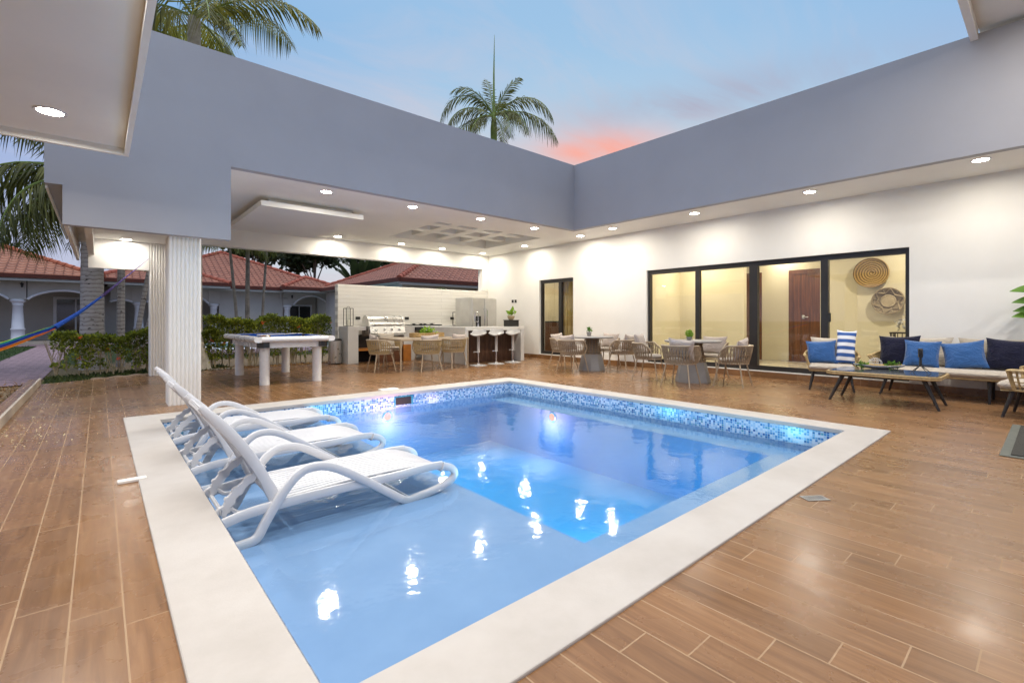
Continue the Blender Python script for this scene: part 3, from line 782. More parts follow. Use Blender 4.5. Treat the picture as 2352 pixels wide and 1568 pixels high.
# downlights
def make_light():
    t = thing('ceiling_light', (0, 0, 0), 0, '-', 'ceiling light', 'round recessed ceiling lights')
    b = MB().lathe([(.076, 0), (.098, 0), (.096, -.008), (.078, -.006)], seg=28, cap=False); b.add([], []); b.build('trim_ring', 'white_plastic', t, True)
    b = MB().lathe([(.0005, -.001), (.076, -.001), (.076, -.004), (.0005, -.004)], seg=28); b.build('diffuser', 'lamp_warm', t)
    l = bpy.data.lights.new('lamp', 'AREA'); l.shape = 'DISK'; l.size = .12; l.energy = 6.3; l.color = (1, .91, .765); l.spread = R(176)
    o = bpy.data.objects.new('lamp', l); COL.objects.link(o); o.parent = t; o.location = (0, 0, -.012)
    return t
L0 = make_light()
LIGHTS = [(2.66, 7.45, ZC, 'round recessed light in left wing ceiling, above front edge of the hanging ceiling panel'),
 (4.16, 7.45, ZC, 'round recessed light behind left fascia, between the hanging panel and the coffer'),
 (5.66, 7.45, ZC, 'round recessed light behind left fascia, in front of the left half of the coffer'),
 (7.12, 7.45, ZC, 'round recessed light behind left fascia, in front of the right half of the coffer'),
 (4.28, 11.25, ZC, 'round recessed light near the back beam, beside the hanging ceiling panel'),
 (5.95, 11.25, ZC, 'round recessed light near the back beam, above the left end of the grill'),
 (7.2, 11.25, ZC, 'round recessed light near the back beam, above the cooktop'),
 (8.62, 11.25, ZC, 'round recessed light in the back corner above the fridge'),
 (8.62, 9.4, ZC, 'round recessed light right of the coffer, above the bar end'),
 (8.6, 7.42, ZC, 'round recessed light in right eave, nearest the inner fascia corner'),
 (8.42, 6.35, ZC, 'second recessed light of the right eave from the fascia corner, over the far round table'),
 (8.38, 4.45, ZC, 'recessed light of the right eave above the four-pane sliding door left half'),
 (8.33, 2.53, ZC, 'recessed light of the right eave above the left lounge armchair'),
 (8.27, .63, ZC, 'recessed light of the right eave above the sofa, nearest the viewer'),
 (.36, 11.0, 2.5, 'recessed light in the low soffit behind the fluted columns'),
 (-.28, 4.98, 2.62, 'round recessed light in the low canopy at the top left'),
 (-.28, 2.9, 2.62, 'unseen recessed light added in the low canopy overhead'), (-.28, .9, 2.62, 'unseen recessed light added in the low canopy beside the viewer'), (8.25, -1.3, ZC, 'unseen recessed light added to the right eave beyond the picture edge'),  # from here to the list end: unseen lamps added to brighten the foreground
 (2.2, -.4, 4.52, 'unseen recessed light added in the high roof left of the viewer'), (4.4, -.4, 4.52, 'unseen recessed light added in the high roof above the near terrace'), (6.6, -.4, 4.52, 'unseen recessed light added in the high roof near the right eave')]
for i, (x, y, z, lb) in enumerate(LIGHTS):
    if i == 0: L0.location = (x, y, z); L0['label'] = lb; o = L0
    else: o = dup(L0, (x, y, z), 0, lb)
    if i < 4:
        for ch in o.children:
            if ch.type == 'LIGHT' and i: ch.data = ch.data.copy(); ch.data.energy = 16
    if 4 <= i <= 9:
        for ch in o.children:
            if ch.type == 'LIGHT': ch.data = ch.data.copy(); ch.data.energy = (6, 6, 6, 6, 7, 6)[i - 4]
    if i >= 14:
        for ch in o.children:
            if ch.type == 'LIGHT': ch.data = ch.data.copy(); ch.data.energy = (2.2, 16, 15, 15, 10, 24, 24, 24)[i - 14]; ch.data.color = (1, .95, .9)
LW = [c for c in L0.children if c.type == 'LIGHT'][0]; LW.data = LW.data.copy(); LW.data.energy = 16
for (x, y, lb, en) in ((10.3, 5.5, 'recessed light inside the lounge room seen at the top of the leftmost glass pane', 12), (10.3, 3.9, 'recessed light inside the lounge room, second glass pane', 12), (10.4, 1.6, 'recessed light inside the lounge room in front of the wall baskets', 15), (11.8, 4.2, 'recessed light in the corridor inside, before the dark wood doors', 6), (10.0, 9.3, 'recessed light in the small room behind the narrow glass door', 12)):
    o = dup(L0, (x, y, 2.70), 0, lb)
    for ch in o.children:
        if ch.type == 'LIGHT': ch.data = ch.data.copy(); ch.data.energy = en; ch.data.color = (1, .87, .66)

# ================================================================== KITCHEN
bwl = thing('kitchen_wall', (4.44, 11.66, 0), 0, 'low free-standing wall of white painted brick behind the grill', 'wall')
b = MB(); b.box(0, 4.71, 0, .2, 0, 1.94); b.build('brickwork', 'white_brick', bwl, bevel=.012)
ct = thing('kitchen_counter', (4.5, 11.1, 0), 0, 'pale concrete outdoor kitchen counter and bar with slatted wood front', 'counter')
ox, oy = 4.5, 11.1
def cb(x0, x1, y0, y1, z0, z1, mb): mb.box(x0 - ox, x1 - ox, y0 - oy, y1 - oy, z0, z1)
m = MB()
cb(4.46, 4.92, 11.08, 11.655, .80, .90, m); cb(5.93, 6.25, 11.08, 11.655, .80, .90, m); cb(6.25, 7.14, 11.08, 11.655, .86, .90, m); cb(7.14, 7.45, 11.08, 11.655, .80, .90, m)
m.build('countertop', 'concrete', ct, bevel=.006)
for a_, b_ in ((4.46, 4.72), (5.93, 6.25), (6.95, 7.45)): m = MB(); cb(a_, b_, 11.08, 11.64, 0, .80, m); m.build('end_panel', 'concrete', ct, bevel=.006)
m = MB(); cb(4.72, 5.93, 11.60, 11.64, 0, .68, m); m.build('cupboard_back', 'dark_cavity', ct)
m = MB(); cb(4.72, 5.93, 11.12, 11.60, .30, .345, m); m.build('shelf', 'orange_wood', ct)
m = MB(); cb(5.2, 5.93, 11.10, 11.118, 0, .55, m); m.build('cupboard_door', 'red_wood', ct); m = MB(); cb(5.90, 6.12, 11.04, 11.07, 0, .42, m); m.build('kick_panel', 'orange_wood', ct)
# bar wing
m = MB(); cb(6.47, 8.34, 9.10, 9.72, .80, .885, m); cb(6.47, 6.95, 9.72, 11.08, .80, .885, m); m.build('bar_top', 'concrete', ct, bevel=.006)
for a_, b_, c_ in ((6.47, 6.56, 11.08), (8.22, 8.34, 9.72)): m = MB(); cb(a_, b_, 9.11, c_, 0, .80, m); m.build('bar_panel', 'concrete', ct, bevel=.006)
m = MB(); cb(6.56, 8.22, 9.50, 9.55, 0, .80, m)
x = 6.57
while x < 8.21: cb(x, x + .026, 9.475, 9.50, .01, .79, m); x += .042
m.build('slatted_front', 'walnut_slat', ct)
# faucet (part of the counter) with bowed neck
m = MB(); fx, fy = 7.08 - ox, 9.42 - oy
m.tube([(fx, fy, .885), (fx, fy, 1.14)] + [(fx - .05 + .05 * math.cos(a), fy - .0, 1.17 + .07 * math.sin(a)) for a in np.linspace(0, PI, 9)] + [(fx - .1, fy, 1.02)], .011, 8)
m.lathe([(.026, .885), (.026, .91), (.016, .93), (.016, .96)], fx, fy, 12); m.tube([(fx, fy, 1.0), (fx - .07, fy, 1.02)], .007, 6)
m.build('faucet', 'chrome', ct, True)

# grill
gr = thing('gas_grill', (5.42, 11.15, .66), 0, 'stainless steel gas grill with domed hood set into the counter', 'grill')
W2 = .47
m = MB(); prof = [(-.17, .235)] + [(-.17 + .02 * 0 + (.22 - .22 * math.cos(a)) , .235 + .265 * math.sin(a)) for a in np.linspace(.1, PI - .55, 12)] + [(.24, .235)]
m.prism([(y - .0, z) for y, z in prof], 0, -W2 + .03, W2 - .03); m.build('hood', 'steel', gr, True)
m = MB()
for sgn in (-1, 1):
    x0 = sgn * (W2 - .03); x1 = sgn * (W2 + .015)
    m.prism([(y * 1.03 - .005, .235 + (z - .235) * 1.04) for y, z in prof], 0, min(x0, x1), max(x0, x1))
m.build('hood_end', 'steel_dull', gr, True)
m = MB(); m.tube([(-.36, -.215, .265), (-.36, -.24, .27), (.36, -.24, .27), (.36, -.215, .265)], .013, 8); m.build('hood_handle', 'chrome', gr, True)
m = MB().lathe([(.001, 0), (.042, 0), (.042, .014), (.034, .018), (.001, .018)], seg=20); m.xf(Matrix.Translation((0, -.10, .44)) @ Matrix.Rotation(R(55), 4, 'X')); m.build('thermometer', 'chrome', gr, True)
m = MB(); m.prism([(-.20, .235), (.26, .235), (.26, .0), (-.22, .04), (-.235, .07)], 0, -W2, W2); m.build('control_panel', 'steel', gr)
for k in range(4):
    m = MB().lathe([(.03, 0), (.03, .012), (.022, .03), (.001, .032)], seg=16); m.xf(Matrix.Translation((-.31 + k * .205, -.222, .15)) @ Matrix.Rotation(R(85), 4, 'X')); m.build('knob', 'chrome', gr, True)
m = MB(); m.box(-W2 - .03, W2 + .03, -.245, -.20, .015, .04); m.build('drip_edge', 'steel_dull', gr)

ckt = thing('cooktop', (6.68, 11.36, .902), 0, 'black gas cooktop set in the concrete counter beside the grill', 'cooktop')
m = MB().bbox(-.46, .44, -.24, .22, 0, .03, .008); m.build('hob_plate', 'glass_black', ckt)
for bx, by in ((-.3, 0), (-.02, -.1), (-.02, .11), (.26, 0)):
    m = MB(); m.lathe([(.045, .03), (.045, .045), (.02, .05)], bx, by, 14); m.box(bx - .1, bx + .1, by - .006, by + .006, .05, .06); m.box(bx - .006, bx + .006, by - .08, by + .08, .0505, .0605); m.build('burner', 'black_plastic', ckt)
m = MB().bbox(-.42, .40, -.32, -.262, -.13, -.03, .005); m.build('oven_front', 'black_plastic', ckt)

fr = thing('refrigerator', (7.98, 10.72, 0), R(4), 'two-door stainless steel fridge behind the bar', 'fridge')
m = MB().bbox(-.45, .45, -.30, .36, .02, 1.66, .008); m.build('cabinet', 'steel_dull', fr)
for sgn in (-1, 1):
    m = MB(); x0, x1 = (.006, .45) if sgn > 0 else (-.45, -.006)
    m.bbox(x0, x1, -.37, -.305, .05, 1.65, .012); dr = m.build('door', 'steel_dull', fr, True)
    m = MB(); xh = sgn * .045; m.tube([(xh, -.37, .62), (xh, -.42, .66), (xh, -.42, 1.32), (xh, -.37, 1.36)], .013, 8); m.build('door_handle', 'chrome', dr, True)
    if sgn < 0: MB().bbox(-.33, -.14, -.375, -.368, .86, 1.16, .004).build('dispenser', 'black_plastic', dr)

def make_lantern(H):
    t = thing('lantern', (0, 0, 0), 0, '-', 'lantern', 'black framed candle lanterns on the kitchen counter')
    s_ = .085; m = MB()
    for sx in (-1, 1):
        for sy in (-1, 1): m.box(sx * s_ - .006, sx * s_ + .006, sy * s_ - .006, sy * s_ + .006, .01, H)
    for z in (0, H - .012):
        m.box(-s_ - .006, s_ + .006, -s_ - .006, -s_ + .006, z, z + .012); m.box(-s_ - .006, s_ + .006, s_ - .006, s_ + .006, z, z + .012)
        m.box(-s_ - .006, -s_ + .006, -s_ + .0061, s_ - .0061, z, z + .012); m.box(s_ - .006, s_ + .006, -s_ + .0061, s_ - .0061, z, z + .012)
    m.build('frame', 'lamp_iron', t)
    MB().box(-s_, s_, -s_, s_, .0, .008).build('base', 'lamp_iron', t)
    m = MB().tube(arc(0, 0, .04, 0, PI, 8, 0), .005, 6); m.xf(Matrix.Translation((0, 0, H)) @ Matrix.Rotation(R(90), 4, 'X')); m.build('ring', 'lamp_iron', t)
    m = MB().lathe([(.052, .01), (.052, H - .03)], seg=20, cap=False); m.build('glass_chimney', 'lantern_glass', t, True)
    m = MB().lathe([(.036, .01), (.036, .15), (.030, .155), (.003, .15), (.002, .17)], seg=16); m.build('candle', 'candle_wax', t, True)
    return t
l1 = make_lantern(.44); l1.location = (4.58, 11.35, .90); l1['label'] = 'taller black lantern with a white candle at the left end of the counter'
l2 = make_lantern(.38); l2.location = (7.80, 11.40, .90); l2['label'] = 'smaller black lantern at the right end of the counter, close to the fridge'
cm = MB(); cm.box(7.45, 8.3, 11.1, 11.655, .80, .90); cm.v = [(a - ox, b_ - oy, c_) for a, b_, c_ in cm.v]; cm.build('countertop', 'concrete', ct)

bx = thing('storage_box', (8.14, 9.38, .885), 0, 'black glossy box standing on the right end of the bar', 'box')
MB().bbox(-.19, .17, -.1, .1, 0, .16, .006).build('body', 'black_plastic', bx); MB().bbox(-.2, .18, -.11, .11, .16, .172, .003).build('lid', 'glass_black', bx)
def plant(name, loc, label, pot_prof, pot_mat, n, size, spread, hgt, mat='bright_leaf', cat='potted plant', up=.9, aspect=.5):
    t = thing(name, loc, 0, label, cat)
    MB().lathe(pot_prof, seg=20, cap=True).build('pot', pot_mat, t, True)
    z0 = pot_prof[-1][1]
    pos = np.c_[rng.normal(size=(n, 2)) * spread, z0 + rng.random(n) * hgt]
    leaves(pos, size, up, aspect).build('foliage', mat, t)
    st = MB()
    for k in range(7):
        a = rng.random() * 6.28; st.tube([(0, 0, z0 - .01), (spread * math.cos(a), spread * math.sin(a), z0 + hgt * .8)], .003, 5)
    st.build('stem', 'crownshaft', t)
    return t
plant('potted_plant', (8.12, 9.38, 1.057), 'broad-leaved green plant in a woven pot on the black box', [(.05, 0), (.085, .04), (.10, .10), (.092, .105)], 'pot_basket', 46, .11, .05, .12, 'bright_leaf')

tc = thing('waste_bin', (4.28, 11.42, 0), 0, 'round brushed steel pedal bin beside the counter', 'bin')
MB().lathe([(.15, .02), (.155, .03), (.155, .55), (.15, .555)], seg=28).build('body', 'steel', tc, True)
MB().lathe([(.152, .555), (.155, .575), (.13, .605), (.03, .615), (.001, .616)], seg=28).build('lid', 'black_plastic', tc, True)
MB().bbox(-.05, .05, -.20, -.14, .01, .025, .004).build('pedal', 'black_plastic', tc)
MB().lathe([(.152, 0), (.156, .02)], seg=28).build('base', 'black_plastic', tc, True)

# bar stools
def make_stool():
    t = thing('bar_stool', (0, 0, 0), 0, '-', 'bar stool', 'white bar stools')
    MB().lathe([(.001, .0), (.205, .0), (.205, .008), (.16, .018), (.04, .03), (.03, .05)], seg=32, cap=False).build('base', 'white_metal', t, True)
    MB().lathe([(.016, .03), (.016, .36)], seg=14).build('piston', 'chrome', t, True)
    MB().lathe([(.03, .30), (.033, .32), (.033, .68), (.05, .70)], seg=18).build('column', 'white_metal', t, True)
    m = MB(); m.tube([(-.03, 0, .315), (-.05, -.10, .32), (-.05, -.22, .325), (.05, -.22, .325), (.05, -.10, .32), (.03, 0, .315)], .010, 8); m.build('foot_rest', 'white_metal', t, True)
    m = MB(); N = 14; vs = []; 
    for i in range(N + 1):
        u = -1 + 2 * i / N
        for j in range(N + 1):
            v = -1 + 2 * j / N
            x = u * math.sqrt(1 - v * v / 2) * .19; y = v * math.sqrt(1 - u * u / 2) * .205
            z = .715 + .10 * max(0, v) ** 2.2 + .03 * u * u - .028 * max(0, -v - .3)
            vs.append((x, y, z))
    n1 = len(vs); vs += [(p[0] * .93, p[1] * .93, p[2] - .035 + .012 * ((p[0] / .19) ** 2 + (p[1] / .2) ** 2)) for p in vs]
    fs = []
    for i in range(N):
        for j in range(N):
            a = i * (N + 1) + j; fs += [(a, a + N + 1, a + N + 2, a + 1), (n1 + a, n1 + a + 1, n1 + a + N + 2, n1 + a + N + 1)]
    bd = [i * (N + 1) for i in range(N + 1)] + [N * (N + 1) + j for j in range(1, N + 1)] + [i * (N + 1) + N for i in range(N - 1, -1, -1)] + [j for j in range(N - 1, 0, -1)]
    for k in range(len(bd)): a, b_ = bd[k], bd[(k + 1) % len(bd)]; fs.append((a, b_, n1 + b_, n1 + a))
    m.add(vs, fs); m.build('seat', 'stool_shell', t, True)
    m = MB().tube([(.03, 0, .69), (.13, -.03, .675)], .006, 6); m.build('lever', 'chrome', t, True)
    return t
s0 = make_stool(); s0.location = (6.62, 8.80, 0); s0.rotation_euler = (0, 0, R(-52)); s0['label'] = 'white bar stool at the left, nearest the concrete bar panel'
dup(s0, (7.20, 8.86, 0), R(-48), 'white bar stool in the middle of the slatted bar front')
dup(s0, (7.78, 8.92, 0), R(-50), 'white bar stool at the right end, under the black box')

# ================================================================== FURNITURE
def pillow_mb(w_, h_, th, n=12, wr=.006):
    """cushion standing in the X-Z plane, pinched corners, puffed middle"""
    m = MB(); vs = []
    for side in (1, -1):
        for i in range(n + 1):
            for j in range(n + 1):
                u = -1 + 2 * i / n; v = -1 + 2 * j / n
                pin = 1 - .10 * (1 - abs(u) ** 2.2) * abs(v) ** 3 ; pin2 = 1 - .10 * (1 - abs(v) ** 2.2) * abs(u) ** 3
                x = u * w_ / 2 * pin2; z = v * h_ / 2 * pin
                t = ((1 - u * u) * (1 - v * v)) ** .42
                y = side * (th / 2 * t + (.004)) + wr * math.sin(u * 5 + v * 3 + side) * t + wr * .6 * math.sin(v * 11 + u * 2) * t
                vs.append((x, y, z + h_ / 2))
    m.add(vs, []); q = (n + 1) ** 2; fs = []
    for i in range(n):
        for j in range(n):
            a = i * (n + 1) + j; fs += [(a, a + n + 1, a + n + 2, a + 1), (q + a, q + a + 1, q + a + n + 2, q + a + n + 1)]
    bd = [i * (n + 1) for i in range(n + 1)] + [n * (n + 1) + j for j in range(1, n + 1)] + [i * (n + 1) + n for i in range(n - 1, -1, -1)] + [j for j in range(n - 1, 0, -1)]
    for k in range(len(bd)): a, b_ = bd[k], bd[(k + 1) % len(bd)]; fs.append((a, q + a, q + b_, b_))
    m.f = [tuple(f) for f in fs]; return m
def pillow(w_, h_, th, mat, loc, rz, tilt, label, cat='pillow', group=None, roll=0, name='pillow'):
    m = pillow_mb(w_, h_, th); o = m.build(name, mat, None, True)
    o.location = loc; o.rotation_mode = 'XYZ'
    o.matrix_world = Matrix.Translation(loc) @ Matrix.Rotation(rz, 4, 'Z') @ Matrix.Rotation(tilt, 4, 'X') @ Matrix.Rotation(roll, 4, 'Y')
    return tag(o, label, cat, group)

# ---- woven rope dining chair: opening towards local +y
def make_chair(rope, kind):
    t = thing('dining_chair', (0, 0, 0), 0, '-', 'chair', kind)
    RX, RY, zs, zt = .255, .245, .385, .655
    m = MB(); m.tube(arc(0, 0, RX * .93, 0, 2 * PI, 28, zs - .02, RY * .93)[:-1], .011, 8, closed=True); m.build('seat_frame', 'tan_metal', t, True)
    for sx in (-1, 1):
        for sy in (-1, 1):
            MB().tube([(sx * .17, sy * .155, zs - .02), (sx * .235, sy * .225, 0)], [.0125, .0105], 8).build('leg', 'tan_metal', t, True)
    # back shell from front-left round the rear to front-right
    a0, a1 = R(158), R(382)
    def rim(a, f):   # f 0 at seat, 1 at top; widens upwards, arms dip to the front
        fr_ = max(0, math.sin(a))                      # towards the front
        zt_ = zt - .10 * fr_ ** 1.0 * 2.2
        k = .95 + .19 * f
        return (RX * k * math.cos(a), RY * k * math.sin(a) - .01 * f, zs - .01 + (zt_ - zs) * f)
    n = 40
    top = [rim(a0 + (a1 - a0) * i / n, 1) for i in range(n + 1)]
    fl = rim(a0, 0); frr = rim(a1, 0)
    path = smoothpts([(fl[0] * .98, fl[1] + .03, zs - .01), (top[0][0] * .995, top[0][1] + .035, zs + (top[0][2] - zs) * .55), top[0]], 5)[:-1] + [Vector(p) for p in top] + smoothpts([top[-1], (top[-1][0] * .995, top[-1][1] + .035, zs + (top[-1][2] - zs) * .55), (frr[0] * .98, frr[1] + .03, zs - .01)], 5)[1:]
    MB().tube(path, .0125, 8).build('back_frame', 'tan_metal', t, True)
    m = MB(); m.tube([rim(a0 + (a1 - a0) * i / n, .48) for i in range(n + 1)], .005, 6); m.build('middle_rail', 'tan_metal', t, True)
    m = MB(); K = 24
    for k in range(K):
        a = a0 + (a1 - a0) * (k + .5) / K; da = (a1 - a0) / K
        for sgn in (-1, 1):
            pts = []
            for q, f in enumerate((-.03, .16, .33, .5, .67, .84, 1.03)):
                sh = (.24, .10, -.16, -.30, -.16, .10, .24)[q] * sgn * da
                p = rim(a + sh + sgn * da * .10, f); rr = 1 + .022 * sgn * math.sin(f * PI)
                pts.append((p[0] * rr, p[1] * rr, p[2]))
            m.tube(pts, .0092, 6, flat=(1.0, .75))
    m.build('rope_weave', rope, t, True)
    m = MB(); m.lathe([(.001, zs - .005), (.215, zs - .005), (.232, zs + .012), (.232, zs + .035), (.21, zs + .055), (.001, zs + .062)], seg=28, squash=.96); m.build('seat_cushion', 'cushion_beige', t, True)
    return t
ch_t = make_chair('rope_taupe', 'taupe rope chairs around the round tables')
def place(root, used, x, y, rz, label, group):
    if not used: root.location = (x, y, 0); root.rotation_euler = (0, 0, rz); root['label'] = label; root['group'] = group; return root
    return dup(root, (x, y, 0), rz, label, group)
G1, G2, G3 = 'rope chairs around the far round table', 'rope chairs around the near round table', 'rope chairs around the slatted dining table'
PIL = 'beige scatter pillows on the rope chairs'
def chair_pillow(x, y, rz, label, mat='pillow_pinkbeige', w_=.40, h_=.34, off=0.0, roll=0):
    bx_, by_ = math.sin(rz), -math.cos(rz)       # backwards direction
    sx_, sy_ = math.cos(rz), math.sin(rz)
    pillow(w_, h_, .12, mat, (x + bx_ * .10 + sx_ * off, y + by_ * .10 + sy_ * off, .435), rz, R(14), label, 'pillow', PIL, roll)
SETS = [
 # far table
 (7.25, 6.47, face(1, 0), 'taupe rope chair left of the far round table, back towards the pool', G1, 'beige pillow on the rope chair left of the far round table'),
 (8.06, 5.85, face(-.15, 1), 'taupe rope chair right of the far round table, seen from behind', G1, 'beige pillow on the rope chair right of the far round table'),
 (7.72, 7.16, face(.1, -1), 'taupe rope chair behind the far round table on the small glass door side', G1, 'beige pillow behind the far round table on the small glass door side'),
 (8.55, 6.62, face(-1, -.1), 'taupe rope chair between the far round table and the house wall', G1, 'beige pillow between the far round table and the house wall'),
 # near table
 (7.02, 3.96, face(1, .12), 'taupe rope chair in front of the near round table, seen fully from behind', G2, 'beige pillow on the chair in front of the near round table'),
 (7.66, 3.42, face(-.12, 1), 'taupe rope chair right of the near round table, seen from behind', G2, 'beige pillow on the chair right of the near round table'),
 (7.42, 4.80, face(.25, -1), 'taupe rope chair left of the near round table, partly hidden', G2, 'beige pillow standing tall on the chair left of the near round table'),
 (8.33, 4.12, face(-1, 0), 'taupe rope chair between the near round table and the sliding glass door', G2, 'wide beige pillow between the near round table and the sliding glass door')]
for i, (x, y, rz, lb, gp, pl) in enumerate(SETS):
    place(ch_t, i > 0, x, y, rz, lb, gp); chair_pillow(x, y, rz, pl, w_=(.42 if i != 7 else .46), h_=(.33 if i != 6 else .38), roll=R((-6, 5, 4, -3, 6, -7, 2, 0)[i]), off=(.03, -.02, 0, 0, .05, -.03, 0, 0)[i])
ch_d = make_chair('rope_tan', G3)
SETD = [(4.36, 9.10, face(1, -.1), 'tan rope chair at the left end of the slatted dining table', 'pinkish pillow on the chair at the left end of the dining table'),
 (5.10, 8.53, face(.1, 1), 'tan rope chair at the middle of the near side of the slatted dining table', 'pinkish pillow on the middle near chair of the dining table'),
 (5.82, 8.66, face(-.15, 1), 'tan rope chair at the right of the near side of the slatted dining table', 'pinkish pillow on the right near chair of the dining table'),
 (5.02, 10.08, face(-.05, -1), 'tan rope chair on the grill side of the slatted dining table', 'cream pillow on the chair on the grill side of the dining table')]
for i, (x, y, rz, lb, pl) in enumerate(SETD):
    place(ch_d, i > 0, x, y, rz, lb, G3); chair_pillow(x, y, rz, pl, 'lounge_cushion' if i == 3 else 'pillow_pinkbeige', roll=R((5, -4, 4, 0)[i]), h_=.33)

# ---- round tables: faceted concrete foot, woven upper stem, round top
def make_round():
    t = thing('round_table', (0, 0, 0), 0, '-', 'table', 'round concrete tables')
    MB().lathe([(.001, .675), (.45, .675), (.462, .682), (.462, .70), (.45, .707), (.001, .707)], seg=48).build('tabletop', 'table_concrete', t, True)
    MB().lathe([(.285, 0), (.283, .03), (.215, .34), (.205, .345)], seg=10).build('foot', 'table_concrete', t)
    m = MB()
    for z in np.linspace(.355, .66, 9): r_ = .205 - (z - .345) * .23; m.tube(arc(0, 0, r_, 0, 2 * PI, 24, z)[:-1], .009, 6, closed=True)
    for k in range(18): a = 2 * PI * k / 18; m.tube([(.203 * math.cos(a), .203 * math.sin(a), .34), (.14 * math.cos(a + .25), .14 * math.sin(a + .25), .675)], .008, 5)
    m.build('woven_stem', 'rope_taupe', t, True)
    MB().lathe([(.165, .345), (.115, .674)], seg=20).build('core', 'table_concrete', t, True)
    return t
rt = make_round(); rt.location = (7.86, 6.47, 0); rt['label'] = 'far round concrete table, the one nearer the small glass door'
dup(rt, (7.66, 4.10, 0), R(9), 'near round concrete table, in front of the four-pane sliding door')
v = plant('potted_plant', (7.83, 6.52, .708), 'small grey pot with upright green leaves on the far round table', [(.035, 0), (.04, .01), (.055, .09), (.05, .092)], 'ceramic_grey', 40, .055, .022, .07, 'potted_leaf')
v = plant('potted_plant', (7.62, 4.14, .708), 'round bright green ball plant in a grey bowl on the near round table', [(.03, 0), (.045, .02), (.05, .05), (.045, .055)], 'ceramic_grey', 10, .03, .02, .02, 'bright_leaf')
ballp = rng.normal(size=(420, 3)); ballp /= np.linalg.norm(ballp, axis=1, keepdims=True); ballp *= .055; ballp[:, 2] += .105
leaves(ballp, .022, .2, .7).build('ball_foliage', 'bright_leaf', v)

# ---- slatted dining table
dt = thing('dining_table', (5.38, 9.14, 0), 0, 'beige rectangular slatted outdoor dining table in front of the grill', 'table')
m = MB(); hx, hy = .84, .52
k = 0; x = -hx + .04
slats = MB()
while x < hx - .05: slats.bbox(x, x + .048, -hy + .03, hy - .03, .652, .668, .003); x += .066
slats.build('tabletop', 'tan_metal', dt)
m.bbox(-hx, hx, -hy, -hy + .03, .625, .67, .005); m.bbox(-hx, hx, hy - .03, hy, .625, .67, .005); m.bbox(-hx, -hx + .03, -hy + .03, hy - .03, .625, .67, .005); m.bbox(hx - .03, hx, -hy + .03, hy - .03, .625, .67, .005)
m.build('rim', 'tan_metal', dt)
for sx in (-1, 1):
    for sy in (-1, 1): MB().tube([(sx * (hx - .02), sy * (hy - .02), .66), (sx * (hx - .02), sy * (hy - .02), .63), (sx * (hx - .02), sy * (hy - .02), 0)], .018, 8).build('leg', 'tan_metal', dt, True)
bk = thing('serving_tray', (5.62, 9.40, .672), R(6), 'long oval woven seagrass tray on the dining table', 'tray')
m = MB(); 
for z in np.linspace(.008, .085, 6): m.tube([(.44 * math.cos(a) * abs(math.cos(a)) ** -.35 if abs(math.cos(a)) > 1e-3 else 0, .16 * math.sin(a) * abs(math.sin(a)) ** -.35 if abs(math.sin(a)) > 1e-3 else 0, z) for a in np.linspace(0, 2 * PI, 40)[:-1]], .0095, 6, closed=True)
m.build('woven_side', 'seagrass', bk, True)
MB().bbox(-.38, .38, -.13, .13, .004, .014, .002).build('bottom', 'seagrass', bk)
plant('table_plant', (5.62, 9.40, .688), 'small leafy green plant in the seagrass tray', [(.05, 0), (.07, .02), (.075, .06), (.07, .065)], 'ceramic_grey', 120, .07, .09, .09, 'bright_leaf')

# ---- pool table
pt = thing('pool_table', (2.44, 9.38, 0), 0, 'white pool table with blue cloth on four thick oval legs', 'pool table')
hx, hy, zt_, zr = .63, 1.20, .785, .695
def rail(mb, x0, x1, y0, y1, axis):
    """rounded outer rail along an axis"""
    n = 8
    if axis == 1:
        out_ = x0 if abs(x0) > abs(x1) else x1; inn = x1 if out_ == x0 else x0; s_ = math.copysign(1, out_)
        pts = [(inn, zr + .02), (inn, zt_)] + [(out_ - s_ * .045 + s_ * .045 * math.sin(a), (zt_ + zr) / 2 + .045 * math.cos(a)) for a in np.linspace(0, PI, n)] + [(inn, zr)]
        mb.prism(pts, 1, y0, y1)
    else:
        out_ = y0 if abs(y0) > abs(y1) else y1; inn = y1 if out_ == y0 else y0; s_ = math.copysign(1, out_)
        pts = [(inn, zr + .02), (inn, zt_)] + [(out_ - s_ * .045 + s_ * .045 * math.sin(a), (zt_ + zr) / 2 + .045 * math.cos(a)) for a in np.linspace(0, PI, n)] + [(inn, zr)]
        mb.prism(pts, 0, x0, x1)
for s_ in (-1, 1):
    m = MB(); rail(m, s_ * hx, s_ * (hx - .11), -hy, hy, 1); m.build('rail', 'white_lacquer', pt, True)
    m = MB(); rail(m, -hx + .11, hx - .11, s_ * hy, s_ * (hy - .11), 0); m.build('rail', 'white_lacquer', pt, True)
MB().box(-hx + .10, hx - .10, -hy + .10, hy - .10, .70, .745).build('cloth_bed', 'felt_blue', pt)
m = MB()
for s_ in (-1, 1):
    for a, b_ in ((-hy + .20, -.05), (.05, hy - .20)): m.prism([(s_ * (hx - .11), .746), (s_ * (hx - .11), .782), (s_ * (hx - .155), .778), (s_ * (hx - .14), .746)], 1, a, b_)
    m.prism([(s_ * (hy - .11), .746), (s_ * (hy - .11), .782), (s_ * (hy - .155), .778), (s_ * (hy - .14), .746)], 0, -hx + .20, hx - .20)
m.build('cushion', 'felt_blue', pt)
m = MB(); m.box(-hx + .10, hx - .10, -hy + .12, hy - .12, .60, .698); m.build('apron', 'white_lacquer', pt)
